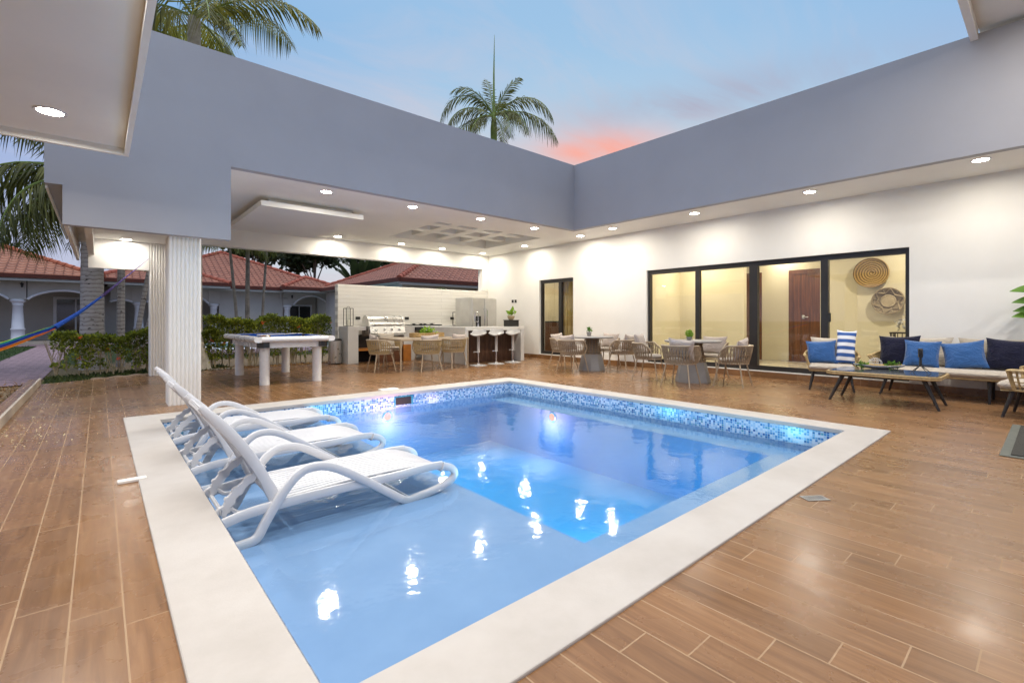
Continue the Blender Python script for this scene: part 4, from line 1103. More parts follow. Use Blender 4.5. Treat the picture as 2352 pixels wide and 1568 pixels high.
for sx in (-1, 0, 1):
    for sy in (-1, 1):
        x, y = (sx * (hx - .135), sy * (hy - .135)) if sx else (sy * (hx - .125), 0)
        m = MB(); m.lathe([(.001, .783), (.050, .783), (.052, .788), (.07, .7885), (.07, .784)], x, y, 16, cap=False); m.lathe([(.05, .782), (.05, .747), (.001, .747)], x, y, 16, cap=False)
        m.build('pocket', 'black_plastic', pt, True)
for sx in (-1, 1):
    for sy in (-1, 1):
        m = MB(); m.prism([(sx * (hx - .095), sy * (hy - .26)), (sx * (hx - .095), sy * (hy - .10)), (sx * (hx - .15), sy * (hy - .075)), (sx * (hx - .24), sy * (hy - .075)), (sx * (hx - .24), sy * (hy - .26))][::sx * sy], 2, .605, .694); m.build('pocket_box', 'black_plastic', pt)
for sx in (-1, 1):
    for sy in (-1, 1):
        m = MB(); m.lathe([(.074, 0), (.074, .60)], seg=24, squash=1.25); m.v = [(a + sx * .415, b_ + sy * .92, c_) for a, b_, c_ in m.v]; m.build('leg', 'white_lacquer', pt, True)
BC = [((.80, .50, .03), 'yellow'), ((.70, .06, .02), 'red'), ((.75, .22, .02), 'orange'), ((.80, .50, .03), 'yellow striped'), ((.30, .03, .02), 'maroon'), ((.75, .20, .02), 'orange striped'), ((.012, .012, .012), 'black'), ((.02, .10, .04), 'green'), ((.05, .03, .18), 'purple'), ((.03, .06, .3), 'blue')]
for i, (c_, nm) in enumerate(BC): simple('ball_' + nm.replace(' ', '_'), c_, .08, 0, .02)
simple('ball_ivory', (.78, .75, .66), .08, 0, .02)
bpos = [(0, 0), (1, .5), (1, -.5), (2, 1), (2, 0), (2, -1), (3, 1.5), (3, .5), (3, -.5), (3, -1.5)]
for i, (a, b_) in enumerate(bpos):
    nm = BC[i][1]; o = MB().ball((0, 0, 0), .027, 16, 10).build('pool_ball', 'ball_' + nm.replace(' ', '_'), None, True)
    o.location = (2.22 + b_ * .055, 9.15 + a * .048, .772); tag(o, nm + ' ball in the racked group on the blue cloth', 'pool ball', 'racked balls on the pool table')
o = MB().ball((0, 0, 0), .028, 16, 10).build('cue_ball', 'ball_ivory', None, True); o.location = (2.13, 8.72, .773); tag(o, 'white cue ball on the blue cloth apart from the coloured balls', 'pool ball')
m = MB(); m.tube([(0, 0, 0), (1.15, .15, .002)], [.012, .006], 8); o = m.build('cue_stick', 'white_metal', None, True); o.location = (1.95, 8.62, .800); o.rotation_euler = (0, 0, R(30)); tag(o, 'pale cue stick lying across the pool table', 'cue')

# ---- pool loungers
def make_lounger():
    t = thing('sun_lounger', (0, 0, 0), 0, '-', 'sun lounger', 'white plastic sun loungers on the pool ledge')
    Wd = .60
    for sy in (0, 1):
        y = sy * Wd
        # arm, front foot and foot loop: one flowing band
        P_ = [(.02, y, .015), (.10, y, .018), (.165, y, .035), (.215, y, .12), (.295, y, .245), (.385, y, .345), (.48, y, .375), (.60, y, .345), (.78, y, .235), (.98, y, .095), (1.10, y, .018), (1.20, y, .02), (1.36, y, .04), (1.47, y, .075), (1.505, y, .12), (1.475, y, .165), (1.40, y, .195)]
        m = MB(); m.tube(smoothpts(P_, 5), .0265, 12, flat=(.72, 1.0), sq=.55); m.build('arm_frame', 'white_plastic', t, True)
        P_ = [(-.02, y * .96 + .012, .15), (.10, y * .96 + .012, .178), (.26, y * .96 + .012, .192), (.6, y * .96 + .012, .20), (1.0, y * .96 + .012, .197), (1.25, y * .96 + .012, .205), (1.40, y * .96 + .012, .20)]
        m = MB(); m.tube(smoothpts(P_, 4), .0285, 12, flat=(.5, 1.0), sq=.55); m.build('seat_rail', 'white_plastic', t, True)
        # hind leg
        m = MB(); m.tube(smoothpts([(.0, y, .015), (-.03, y, .05), (-.02, y, .15)], 4), .016, 8); m.build('rear_leg', 'white_plastic', t, True)
    m = MB(); ns = 13
    def seatz(x): return .212 + .018 * math.sin((x - .3) / 1.15 * PI) - (.0 if x < 1.2 else ((x - 1.2) / .28) ** 2 * .075)
    for k in range(ns):
        y = .03 + (Wd - .06) * (k + .5) / ns
        pts = [(x, y, seatz(x)) for x in np.linspace(.29, 1.47, 16)]
        m.tube(pts, .0160, 8, flat=(1.0, .5), sq=.6)
    for x in (.33, .62, .92, 1.2, 1.42): m.box(x - .02, x + .02, .02, Wd - .02, seatz(x) - .02, seatz(x) - .008)
    m.build('seat', 'white_plastic', t, True)
    # reclining back: two side rails and a slatted panel
    hx_, hz = .27, .225; tx, tz = -.10, .80
    L = math.hypot(tx - hx_, tz - hz); ux, uz = (tx - hx_) / L, (tz - hz) / L; nx, nz = -uz, ux
    def bp(s_, o_): 
        q = .035 * math.sin(PI * s_) ; return (hx_ + ux * s_ * L + nx * (o_ - q), hz + uz * s_ * L + nz * (o_ - q))
    for y in (.035, Wd - .035):
        m = MB(); m.tube([(bp(s_, 0)[0], y, bp(s_, 0)[1]) for s_ in np.linspace(0, 1, 12)], [.034] * 2 + [.029] * 8 + [.025, .016], 12, flat=(.62, 1.0), sq=.6); m.build('back_rail', 'white_plastic', t, True)
    m = MB(); nb = 11
    for k in range(nb):
        y = .07 + (Wd - .14) * (k + .5) / nb
        m.tube([(bp(s_, .0)[0], y, bp(s_, .0)[1]) for s_ in np.linspace(.03, .96, 9)], .0175, 6, flat=(1, .45))
    for s_ in (.05, .5, .93): a, b_ = bp(s_, .012); m.tube([(a, .05, b_), (a, Wd - .05, b_)], .015, 6)
    m.build('backrest', 'white_plastic', t, True)
    # toothed props behind the back
    for y in (.10, Wd - .10):
        m = MB(); n = 26; o1 = []; o2 = []
        for i in range(n + 1):
            s_ = i / n; x = .02 + .21 * s_ - .055 * math.sin(PI * s_); z = .17 + .24 * s_ ** 1.25
            w_ = .012 + .009 * math.sin(PI * s_) + (.010 if (i % 5) < 2 and 4 < i < 22 else 0)
            o1.append((x - w_ * .9, z + w_ * .5)); o2.append((x + w_ * .7, z - w_ * .6))
        m.prism(o1 + o2[::-1], 1, y - .014, y + .014); m.build('back_prop', 'white_plastic', t)
        m = MB(); m.tube(smoothpts([(-.02, y, .155), (.0, y, .21), (.05, y, .20), (.10, y, .165), (.2, y, .17)], 4), .013, 6); m.build('prop_bracket', 'white_plastic', t, True)
    m = MB(); m.tube([(-.015, 0, .15), (-.015, Wd, .15)], .018, 8); m.tube([(.02, .09, .17), (.02, Wd - .09, .17)], .012, 8); m.tube([(.24, .09, .41), (.24, Wd - .09, .41)], .01, 6) if False else None
    m.build('cross_bar', 'white_plastic', t, True)
    # cross straps of the foot end, seen below the seat
    m = MB(); m.tube([(1.13, 0, .022), (1.13, Wd, .022)], .012, 6); m.build('foot_bar', 'white_plastic', t, True)
    return t
lg = make_lounger(); lg.location = (.505, 2.97, SH); lg['label'] = 'nearest of the three white sun loungers, standing in the shallow water'
dup(lg, (.505, 4.13, SH), R(1), 'middle one of the three white sun loungers on the pool ledge')
dup(lg, (.505, 5.27, SH), R(-1), 'farthest of the three white sun loungers, next to the far pool wall')

# ---- lounge corner
def rattan_shell(mb_rim, mb_weave, w_, d_, zs, zb, za, nv, open_=R(62), bottom=.86):
    """curved rattan back-and-arms around a seat; opening to +y"""
    a0, a1 = PI - R(90) + open_ + R(0), R(90) - open_ + 2 * PI
    a0 = R(90) + open_; a1 = R(90) - open_ + 2 * PI
    def se(a, k):
        c, s = math.cos(a), math.sin(a); e_ = .55
        return (w_ / 2 * k * math.copysign(abs(c) ** e_, c), d_ / 2 * k * math.copysign(abs(s) ** e_, s))
    def pt(a, f):
        b_ = max(0, -math.sin(a)); zt_ = za + (zb - za) * b_ ** 1.2
        k = bottom + (1.04 - bottom) * f ** .8; x, y = se(a, k); return (x, y - .03 * f * b_, zs + (zt_ - zs) * f)
    n = 40; A = [a0 + (a1 - a0) * i / n for i in range(n + 1)]
    for o_ in (0, .026): mb_rim.tube([tuple(Vector(pt(A[0], 0)))] + [(p[0] * (1 + o_), p[1] * (1 + o_), p[2] - o_ * .3) for p in (pt(a, 1) for a in A)] + [tuple(Vector(pt(A[-1], 0)))], .0145, 8)
    for i in range(nv):
        a = a0 + (a1 - a0) * (i + .5) / nv
        for dd in (-.012, .012): mb_weave.tube([pt(a + dd, 0), pt(a + dd, .5), pt(a + dd, 1)], .0062, 5)
    for f in (.0, .2, .42, .64, .86): mb_weave.tube([pt(a, f) for a in A], .006 if f else .013, 6)
def make_armchair():
    t = thing('lounge_armchair', (0, 0, 0), 0, '-', 'armchair', 'rattan lounge armchairs')
    a, b_ = MB(), MB(); rattan_shell(a, b_, .66, .62, .30, .62, .52, 26); a.build('rim', 'rattan', t, True); b_.build('weave', 'rattan', t, True)
    m = MB(); m.tube([(-.27, -.25, .30), (-.27, .27, .30), (.27, .27, .30), (.27, -.25, .30)], .015, 8, closed=True)
    for k in range(9): y = -.22 + k * .058; m.tube([(-.26, y, .298), (.26, y, .298)], .006, 5)
    m.build('seat_frame', 'rattan', t, True)
    for sx in (-1, 1):
        for sy in (-1, 1): MB().tube([(sx * .22, sy * .19, .30), (sx * .275, sy * .265, 0)], [.024, .013], 8).build('leg', 'black_wood', t, True)
    m = MB().bbox(-.285, .285, -.24, .31, .31, .39, .03); m.build('seat_cushion', 'lounge_cushion', t, True)
    m = pillow_mb(.56, .42, .15, 12, .01); m.xf(Matrix.Translation((0, -.20, .375)) @ Matrix.Rotation(R(14), 4, 'X')); m.build('back_cushion', 'lounge_cushion', t, True)
    return t
AR1 = face(-.93, -.25); ac = make_armchair(); ac.location = (8.40, 2.26, 0); ac.rotation_euler = (0, 0, AR1); ac['label'] = 'rattan armchair with blue and striped pillows in front of the sliding door'
def atloc(base, rz, lx, ly): return (base[0] + lx * math.cos(rz) - ly * math.sin(rz), base[1] + lx * math.sin(rz) + ly * math.cos(rz))
def seatpillow(base, rz, lx, ly, z, w_, h_, th, mat, label, tilt=R(12), roll=0, group=None, spin=0):
    x, y = atloc(base, rz, lx, ly); pillow(w_, h_, th, mat, (x, y, z), rz + spin, tilt, label, 'pillow', group, roll)
PB = 'scatter pillows on the lounge seats'
seatpillow((8.40, 2.26), AR1, .12, -.02, .385, .40, .36, .13, 'pillow_blue', 'plain mid-blue square pillow on the rattan armchair beside the striped one', R(16), R(3), PB)
seatpillow((8.40, 2.26), AR1, -.17, -.02, .385, .25, .53, .13, 'striped_cloth', 'tall blue and white striped pillow on the rattan armchair', R(14), R(-3), PB)
# second armchair, half out of the picture, turned to face the coffee table
dup(ac, (7.62, .10, 0), face(.12, 1), 'rattan armchair seen from behind at the right edge of the picture')

sf = thing('lounge_sofa', (8.66, .56, 0), face(-1, 0), 'long rattan sofa with beige seat cushion along the right wall', 'sofa')
a, b_ = MB(), MB(); rattan_shell(a, b_, 2.4, .70, .30, .66, .54, 70, R(75), .93); a.build('rim', 'rattan', sf, True); b_.build('weave', 'rattan', sf, True)
m = MB(); m.tube([(-1.10, -.28, .30), (-1.10, .29, .30), (1.10, .29, .30), (1.10, -.28, .30)], .016, 8, closed=True); m.build('seat_frame', 'rattan', sf, True)
for sx in (-1, 0, 1):
    for sy in (-1, 1): MB().tube([(sx * 1.02, sy * .22, .30), (sx * 1.10, sy * .28, 0)], [.024, .013], 8).build('leg', 'black_wood', sf, True)
m = MB().bbox(-1.12, 1.12, -.26, .345, .315, .405, .035); m.build('seat_cushion', 'lounge_cushion', sf, True)
for x in (-.80, -.02, .76):
    m = pillow_mb(.74, .43, .16, 14, .012); m.xf(Matrix.Translation((x, -.22, .39)) @ Matrix.Rotation(R(14), 4, 'X')); m.build('back_cushion', 'lounge_cushion' if x != -.02 else 'pillow_tan', sf, True)
SO, SR = (8.66, .56), face(-1, 0)
def sp(y, ly, w_, h_, mat, label, roll=0, tilt=R(16), spin=0): seatpillow(SO, SR, y - SO[1], ly, .40, w_, h_, .14, mat, label, tilt, roll, PB, spin)
sp(1.50, -.02, .48, .44, 'pillow_navy', 'large dark navy pillow at the left end of the sofa', R(2))
sp(1.25, .08, .40, .38, 'pillow_blue', 'mid-blue pillow on the sofa behind the small black tripod', R(-2))
sp(.79, .02, .44, .38, 'pillow_blue', 'mid-blue pillow in the middle of the sofa with one raised corner', R(9))
sp(.40, -.02, .50, .42, 'pillow_navy', 'dark navy pillow on the right part of the sofa', R(-4))

cf = thing('coffee_table', (7.56, 1.44, 0), 0, 'low coffee table with black glass top and rattan edge', 'coffee table')
oc = [(-.32, -.555), (.32, -.555), (.39, -.48), (.39, .48), (.32, .555), (-.32, .555), (-.39, .48), (-.39, -.48)]
MB().prism([(x * .95, y * .965) for x, y in oc], 2, .385, .402).build('glass_top', 'table_glass', cf)
m = MB()
for z in (.384, .363): m.tube([(x, y, z) for x, y in oc], .0135, 8, closed=True)
m.build('rattan_edge', 'rattan', cf, True)
MB().prism([(x * .93, y * .95) for x, y in oc], 2, .345, .384).build('tray', 'rattan', cf)
for sx in (-1, 1):
    for sy in (-1, 1): MB().tube([(sx * .22, sy * .40, .35), (sx * .27, sy * .545, 0)], [.027, .014], 8).build('leg', 'black_wood', cf, True)
tr = thing('boat_tray', (7.80, 1.56, .404), R(-72), 'grey boat-shaped dish with yellow inside on the coffee table', 'dish')
m = MB(); n = 20; vs = []; vi = []
for i in range(n + 1):
    u = -1 + 2 * i / n; wv = .085 * max(0, 1 - u * u) ** .8 + .004; zc = .045 * abs(u) ** 2 + .004
    for j in range(9):
        q = -1 + 2 * j / 8; vs.append((u * .27, wv * q, zc + .045 * abs(q) ** 2.2 * (1 - u * u * .6)))
fs = [(i * 9 + j, (i + 1) * 9 + j, (i + 1) * 9 + j + 1, i * 9 + j + 1) for i in range(n) for j in range(8)]
m.add(vs, fs); o = m.build('bowl', 'silver_tray', tr, True); md = o.modifiers.new('thick', 'SOLIDIFY'); md.thickness = .005
o2 = MB().add([(p[0] * .9, p[1] * .88, p[2] + .006) for p in vs], fs).build('lining', 'brass_tray', tr, True)
wb_ = thing('wire_sphere', (7.82, 1.60, .470), 0, 'white wire ball ornament resting in the boat dish', 'ornament')
m = MB()
for k in range(5): a = PI * k / 5; m.tube([(.075 * math.cos(q) * math.cos(a), .075 * math.cos(q) * math.sin(a), .075 * math.sin(q)) for q in np.linspace(0, 2 * PI, 25)[:-1]], .0022, 5, closed=True)
for zq in (-.04, 0, .04): r_ = math.sqrt(.075 ** 2 - zq ** 2); m.tube(arc(0, 0, r_, 0, 2 * PI, 24, zq)[:-1], .0022, 5, closed=True)
m.build('wire_cage', 'white_plastic', wb_, True)
for k, (x, y, lb, n_) in enumerate(((7.72, 1.73, 'small green moss clump at the left tip of the boat dish', 150), (7.85, 1.43, 'larger green moss clump right of the wire ball in the boat dish', 260))):
    q = rng.normal(size=(n_, 3)) * np.array([.028, .028, .016]) * (1 + .3 * k); q[:, 2] += .03
    mm = leaves(q, .028, .4, .6); mm.ball((0, 0, .012), .03, 10, 6, .5); o = mm.build('moss_clump', 'potted_leaf'); o.location = (x, y, .425); tag(o, lb, 'plant')
tp = thing('tripod_stand', (7.56, 1.10, .403), R(25), 'small black tabletop tripod standing on the coffee table', 'tripod')
m = MB(); m.tube([(0, 0, .08), (0, 0, .20)], [.016, .012], 10); m.build('column', 'black_plastic', tp, True)
for k in range(4): a = 2 * PI * k / 4 + .3; MB().tube([(.01 * math.cos(a), .01 * math.sin(a), .09), (.12 * math.cos(a), .12 * math.sin(a), .005)], [.006, .004], 6).build('leg', 'black_plastic', tp, True)
m = MB().bbox(-.022, .022, -.02, .02, .19, .30, .006); m.build('head', 'black_plastic', tp, True); MB().bbox(-.028, .028, -.012, .012, .235, .285, .004).build('clamp', 'black_plastic', tp)

dm = thing('door_mat', (6.12, -.32, .001), 0, 'dark ribbed doormat with grey rubber border at the right edge', 'doormat')
MB().bbox(-.86, .80, -.62, .62, 0, .006, .002).build('border', 'mat_rubber', dm); MB().bbox(-.80, .74, -.56, .56, .0061, .014, .003).build('pile', 'mat_fibre', dm)
fp = thing('leafy_plant', (8.86, .10, 0), 0, 'big-leaved green plant reaching in at the right edge above the sofa', 'plant')
MB().lathe([(.12, 0), (.16, .05), (.18, .36), (.17, .37)], seg=24).build('pot', 'ceramic_grey', fp, True)
m = MB(); m.tube(smoothpts([(0, 0, .36), (.02, .0, .8), (-.02, .03, 1.5)], 5), .012, 6); m.build('stem', 'stick', fp, True)
m = MB()
def big_leaf(mb, base, dirv, L, wd, droop, roll=0.0):
    d_ = Vector(dirv).normalized(); sd = d_.cross(Vector((0, 0, 1))).normalized(); sd = (sd * math.cos(roll) + sd.cross(d_) * math.sin(roll)).normalized(); n = 8; vs = []
    for i in range(n + 1):
        s_ = i / n; c_ = Vector(base) + d_ * L * s_ + Vector((0, 0, -droop * s_ * s_)); w_ = wd * math.sin(PI * min(1, s_ * 1.0) ** .75) + .003
        vs += [c_ + sd * w_ + Vector((0, 0, .25 * w_)), c_, c_ - sd * w_ + Vector((0, 0, .25 * w_))]
    mb.add(vs, [f for i in range(n) for f in ((3 * i, 3 * i + 3, 3 * i + 4, 3 * i + 1), (3 * i + 1, 3 * i + 4, 3 * i + 5, 3 * i + 2))])
for k in range(17):
    a = k * 2.4; z = .85 + .042 * k * (1.0); big_leaf(m, (0, 0, z), (math.cos(a), math.sin(a), .35), .20 + .03 * math.sin(k), .055, .09)
for (z, L) in ((1.42, .30), (1.28, .28), (1.17, .27), (1.10, .28)): big_leaf(m, (-.02, .02, z), (-.25, 1, .15), L, .065, .05, R(52))
m.build('foliage', 'potted_leaf', fp, True)

# floor drain
fd = thing('floor_drain', (3.18, .94, .002), R(-36), 'rectangular white plastic drain grate in the floor by the coping', 'drain')
m = MB(); m.bbox(-.07, .07, -.038, .038, 0, .003, .001); m.build('plate', 'ceramic_grey', fd)
m = MB()
for i in range(11): x = -.058 + i * .0108; m.box(x, x + .004, -.024, .024, .0032, .0037)
m.build('slots', 'black_plastic', fd)

# things inside the lounge room
def basket(y, z, r_, mat, label, tilt=0, pattern=False):
    t = thing('wall_basket', (11.3, y, z), 0, label, 'wall basket', 'round woven wall baskets')
    n = 22; vs = []; fs = []; rings = [(0, -.02), (.3, -.028), (.6, -.05), (.85, -.085), (1, -.11)]
    m = MB(); vs = [(rz_, r_ * k * math.cos(2 * PI * i / 36), r_ * k * math.sin(2 * PI * i / 36)) for k, rz_ in [(max(k, 1e-3), z_) for k, z_ in rings] for i in range(36)]
    fs = [(i * 36 + j, i * 36 + (j + 1) % 36, (i + 1) * 36 + (j + 1) % 36, (i + 1) * 36 + j) for i in range(4) for j in range(36)]
    m.add(vs, fs); o = m.build('dish', mat, t, True); md = o.modifiers.new('thick', 'SOLIDIFY'); md.thickness = .02
    m = MB(); m.tube([(-.11, r_ * math.cos(a), r_ * math.sin(a)) for a in np.linspace(0, 2 * PI, 37)[:-1]], .012, 6, closed=True); m.build('rim', mat, t, True)
    if pattern:
        m = MB()
        for k in range(6):
            a = 2 * PI * k / 6 + .2; b_ = a + PI / 3
            P_ = [(-.068, r_ * .62 * math.cos(a), r_ * .62 * math.sin(a)), (-.118, r_ * .97 * math.cos((a + b_) / 2), r_ * .97 * math.sin((a + b_) / 2)), (-.068, r_ * .62 * math.cos(b_), r_ * .62 * math.sin(b_))]
            m.tube(P_, .014, 5, flat=(1, .6))
            P_ = [(-.04, r_ * .42 * math.cos(a), r_ * .42 * math.sin(a)), (-.105, r_ * .9 * math.cos(a), r_ * .9 * math.sin(a))]
            m.tube(P_, .009, 5, flat=(1, .6))
        m.tube([(-.058, r_ * .45 * math.cos(a), r_ * .45 * math.sin(a)) for a in np.linspace(0, 2 * PI, 30)[:-1]], .014, 5, closed=True); m.build('star_pattern', 'seagrass_pale', t, True)
        m = MB(); m.lathe([(.001, 0), (r_ * .42, 0), (r_ * .42, .012), (.001, .014)], seg=24); m.xf(Matrix.Translation((-.052, 0, 0)) @ Matrix.Rotation(R(-90), 4, 'Y')); m.build('centre_disc', 'seagrass_pale', t)
    return t
basket(2.36, 1.96, .275, 'coiled_seagrass', 'upper round coiled basket on the wall inside the glass door')
basket(2.10, 1.41, .245, 'seagrass_grey', 'lower round basket with pale star pattern on the wall inside', pattern=True)
ps = thing('side_table', (10.35, 1.72, .1), 0, 'dark slatted side table seen through the right glass pane', 'table')
for sx in (-1, 1):
    for sy in (-1, 1): MB().box(sx * .15 - .012, sx * .15 + .012, sy * .15 - .012, sy * .15 + .012, 0, .72).build('leg', 'black_wood', ps)
MB().box(-.17, .17, -.17, .17, .72, .745).build('top', 'black_wood', ps)
m = MB()
for k in range(5): y = -.12 + k * .06; m.box(-.156, -.144, y - .006, y + .006, .35, .7199)
m.build('slats', 'black_wood', ps)
q = rng.normal(size=(60, 3)) * .06; q[:, 2] += .12
o = leaves(q, .05, .3, .7).build('white_flowers', 'white_metal'); o.location = (10.35, 1.72, .845); tag(o, 'spray of small white flowers on the dark side table indoors', 'flowers')

# ================================================================== NEIGHBOURING HOUSES
def roof_plane(verts, uvs, org, name, mat, par):
    me = bpy.data.meshes.new(name); vs = [tuple(Vector(v) - org) for poly in verts for v in poly]
    fs = []; k = 0
    for poly in verts: fs.append(tuple(range(k, k + len(poly)))); k += len(poly)
    me.from_pydata(vs, [], fs); uvl = me.uv_layers.new(name='UVMap'); flat = [u for poly in uvs for u in poly]
    for i, l in enumerate(me.loops): uvl.data[i].uv = flat[l.vertex_index]
    me.materials.append(MATS[mat]); o = bpy.data.objects.new(name, me); COL.objects.link(o); o.parent = par; return o
def hip_roof(x0, x1, y0, y1, z, pitch, org, mat, par, name='roof', ov=.0):
    wx, wy = x1 - x0, y1 - y0; h = min(wx, wy) / 2; zr_ = z + h * pitch; sl = math.hypot(1, pitch)
    if wx >= wy: a, b_ = (x0 + h, (y0 + y1) / 2, zr_), (x1 - h, (y0 + y1) / 2, zr_)
    else: a, b_ = ((x0 + x1) / 2, y0 + h, zr_), ((x0 + x1) / 2, y1 - h, zr_)
    A, B, C_, D = (x0, y0, z), (x1, y0, z), (x1, y1, z), (x0, y1, z)
    if wx >= wy: polys = [[A, B, b_, a], [B, C_, b_], [C_, D, a, b_], [D, A, a]]
    else: polys = [[A, B, a], [B, C_, b_, a], [C_, D, b_], [D, A, a, b_]]
    def uv(p, side):
        if side == 0: return (p[0], (p[1] - y0) * sl)
        if side == 1: return (p[1], (x1 - p[0]) * sl)
        if side == 2: return (p[0], (y1 - p[1]) * sl)
        return (p[1], (p[0] - x0) * sl)
    o = roof_plane(polys, [[uv(p, i) for p in poly] for i, poly in enumerate(polys)], org, name, mat, par)
    rg = MB()
    for (p, q) in ((A, a), (B, b_ if wx >= wy else a), (C_, b_), (D, a if wx >= wy else b_), (a, b_)):
        p, q = Vector(p), Vector(q); n = max(2, int((q - p).length / .38))
        for i in range(n):
            s_, e_ = p.lerp(q, i / n), p.lerp(q, (i + 1.04) / n); rg.tube([s_ - org, e_ - org], [.13, .10], 8)
    rg.build('ridge_tiles', mat + '_plain' if mat + '_plain' in MATS else 'roof_edge', o, True)
    fb = MB(); t_ = .06
    fb.box(x0 - t_, x1 + t_, y0 - t_, y0, z - .17, z + .01); fb.box(x0 - t_, x1 + t_, y1, y1 + t_, z - .17, z + .01); fb.box(x0 - t_, x0, y0, y1, z - .17, z + .01); fb.box(x1, x1 + t_, y0, y1, z - .17, z + .01)
    fb.v = [tuple(Vector(v_) - org) for v_ in fb.v]; fb.build('fascia_board', 'roof_edge', o)
    gb = MB(); s_ = .25
    gb.box(x0 + .0, x1, y0 + .0, y1, z - .19, z - .172); 
    gb.v = [tuple(Vector(v_) - org) for v_ in gb.v]; gb.build('eave_soffit', 'house_wall', o)
    gt = MB(); gt.box(x0 - .0, x1, y0 - .02, y0 + .10, z - .29, z - .195); gt.v = [tuple(Vector(v_) - org) for v_ in gt.v]; gt.build('gutter', 'gutter_metal', o)
    return o
simple('terracotta_orange_plain', (.40, .11, .05), .8, 0, .25, 5); simple('terracotta_red_plain', (.34, .085, .048), .8, 0, .25, 5)
def dcol(mb, x, y, h):
    mb.lathe([(.33, 0), (.33, .12), (.28, .14), (.27, .2), (.215, .26), (.21, .62), (.235, .64), (.235, .68), (.20, .70), (.155, h - .28), (.18, h - .26), (.18, h - .22), (.165, h - .20), (.20, h - .13), (.25, h - .10), (.25, h)], x, y, 20)
def arch_pts(x0, x1, z0, z1, rise, n=14):
    """wall above an arch opening: outline X-Z"""
    pts = [(x0, z1), (x0, z0)]
    for i in range(n + 1):
        t = i / n; x = x0 + (x1 - x0) * t; pts.append((x, z0 + rise * math.sin(PI * t) ** .7))
    return pts + [(x1, z1)]
def lamp_on(par, x, y, z, org):
    m = MB(); m.lathe([(.01, z + .13), (.02, z + .09), (.07, z + .05), (.065, z + .04)], x, y - .12, 8); m.lathe([(.05, z + .04), (.035, z - .08), (.01, z - .11)], x, y - .12, 8); m.tube([(x, y, z - .02), (x, y - .08, z + .0), (x, y - .12, z - .05)], .01, 5)
    m.v = [tuple(Vector(v_) - org) for v_ in m.v]; m.build('wall_lamp', 'lamp_iron', par)
def house(name, X0, X1, Y0, depth, ez, pitch, mat, label, cols, arches, walls, doors, lamps, ceil=None):
    org = Vector((X0, Y0, 0)); t = thing(name, org, 0, label, 'house')
    def put(mb, nm, mt, par=None): mb.v = [tuple(Vector(v_) - org) for v_ in mb.v]; return mb.build(nm, mt, par or t)
    put(MB().box(X0 + .5, X1 - .5, Y0 + 3.0, Y0 + depth - .5, 0, ez - .2), 'wall', 'house_wall')
    for (a, b_, y) in walls: put(MB().box(a, b_, Y0 + y, Y0 + 2.99, 0, ez - .2), 'wall', 'house_wall')
    for x in cols: m = MB(); dcol(m, x, Y0 + .75, 1.95); o = put(m, 'column', 'house_trim'); o.data.polygons.foreach_set('use_smooth', [True] * len(o.data.polygons))
    for (a, b_, rise) in arches:
        m = MB(); m.prism(arch_pts(a, b_, 1.95, ez - .2, rise), 1, Y0 + .6, Y0 + .9); put(m, 'arch', 'house_wall')
        m = MB(); m.tube([(x, Y0 + .58, z) for x, z in arch_pts(a, b_, 1.95, ez, rise)[1:-1]], .05, 6); put(m, 'arch_trim', 'house_trim')
    for x in cols: put(MB().box(x - .27, x + .27, Y0 + .55, Y0 + .95, 1.951, ez - .2), 'pier', 'house_wall')
    for (a, b_, h_) in doors:
        m = MB(); m.box(a - .12, b_ + .12, Y0 + 2.93, Y0 + 2.99, 0, h_ + .12); f_ = put(m, 'door_frame', 'house_trim')
        put(MB().box(a, b_, Y0 + 2.9, Y0 + 2.925, .05, h_), 'door_glass', 'glass_black', f_)
        put(MB().box((a + b_) / 2 - .03, (a + b_) / 2 + .03, Y0 + 2.88, Y0 + 2.899, .05, h_), 'stile', 'house_trim', f_)
    for (x, z) in lamps: lamp_on(t, x, Y0 + .55, z, org)
    put(MB().box(X0 + .1, X1 - .1, Y0 + .3, Y0 + 3, -.02, .12), 'porch_floor', 'cement')
    hip_roof(X0, X1, Y0, Y0 + depth, ez, pitch, org, mat, t)
    return t, org
hA, oA = house('neighbour_house', -15.0, .15, 28.6, 13, 3.0, .42, 'terracotta_orange', 'neighbour house with orange tile roof and arched porch at the far left', [-8.6, -5.6, -2.65], [(-8.3, -5.9, .5), (-5.3, -2.9, .38), (-2.35, .0, .42)], [(-.45, .05, .7)], [(-1.55, -.2, 2.05), (-7.6, -6.2, 2.0)], [(-2.5, 2.55)])
hB, oB = house('neighbour_house', .3, 11.5, 29.8, 13, 2.95, .44, 'terracotta_red', 'neighbour house with a big dark red hip roof behind the pool table', [1.5, 4.75, 8.55], [(1.8, 4.5, .55), (8.85, 11.0, .6), (.4, 1.25, .1)], [(5.0, 8.3, .7)], [(9.2, 10.6, 1.95), (2.3, 3.6, 2.0)], [(8.75, 2.45)])
# a small porch roof crossing the big one
hip_roof(8.0, 11.6, 29.3, 34.6, 2.99, .42, oB, 'terracotta_red', hB, 'porch_roof')
hip_roof(-.4, 5.3, 29.1, 35, 3.02, .40, oB, 'terracotta_red', hB, 'porch_roof')
pp = MB(); pp.tube([(8.05, 29.9, 2.7), (8.05, 30.2, 2.35), (8.5, 30.3, 2.33)], .045, 8); pp.v = [tuple(Vector(v_) - oB) for v_ in pp.v]; pp.build('rain_pipe', 'gutter_metal', hB)
hC, oC = house('neighbour_house', 10.1, 22.0, 19.3, 11, 2.95, .42, 'terracotta_red', 'neighbour house with red tile roof seen over the white brick kitchen wall', [], [], [(10.6, 21.5, .65)], [], [])

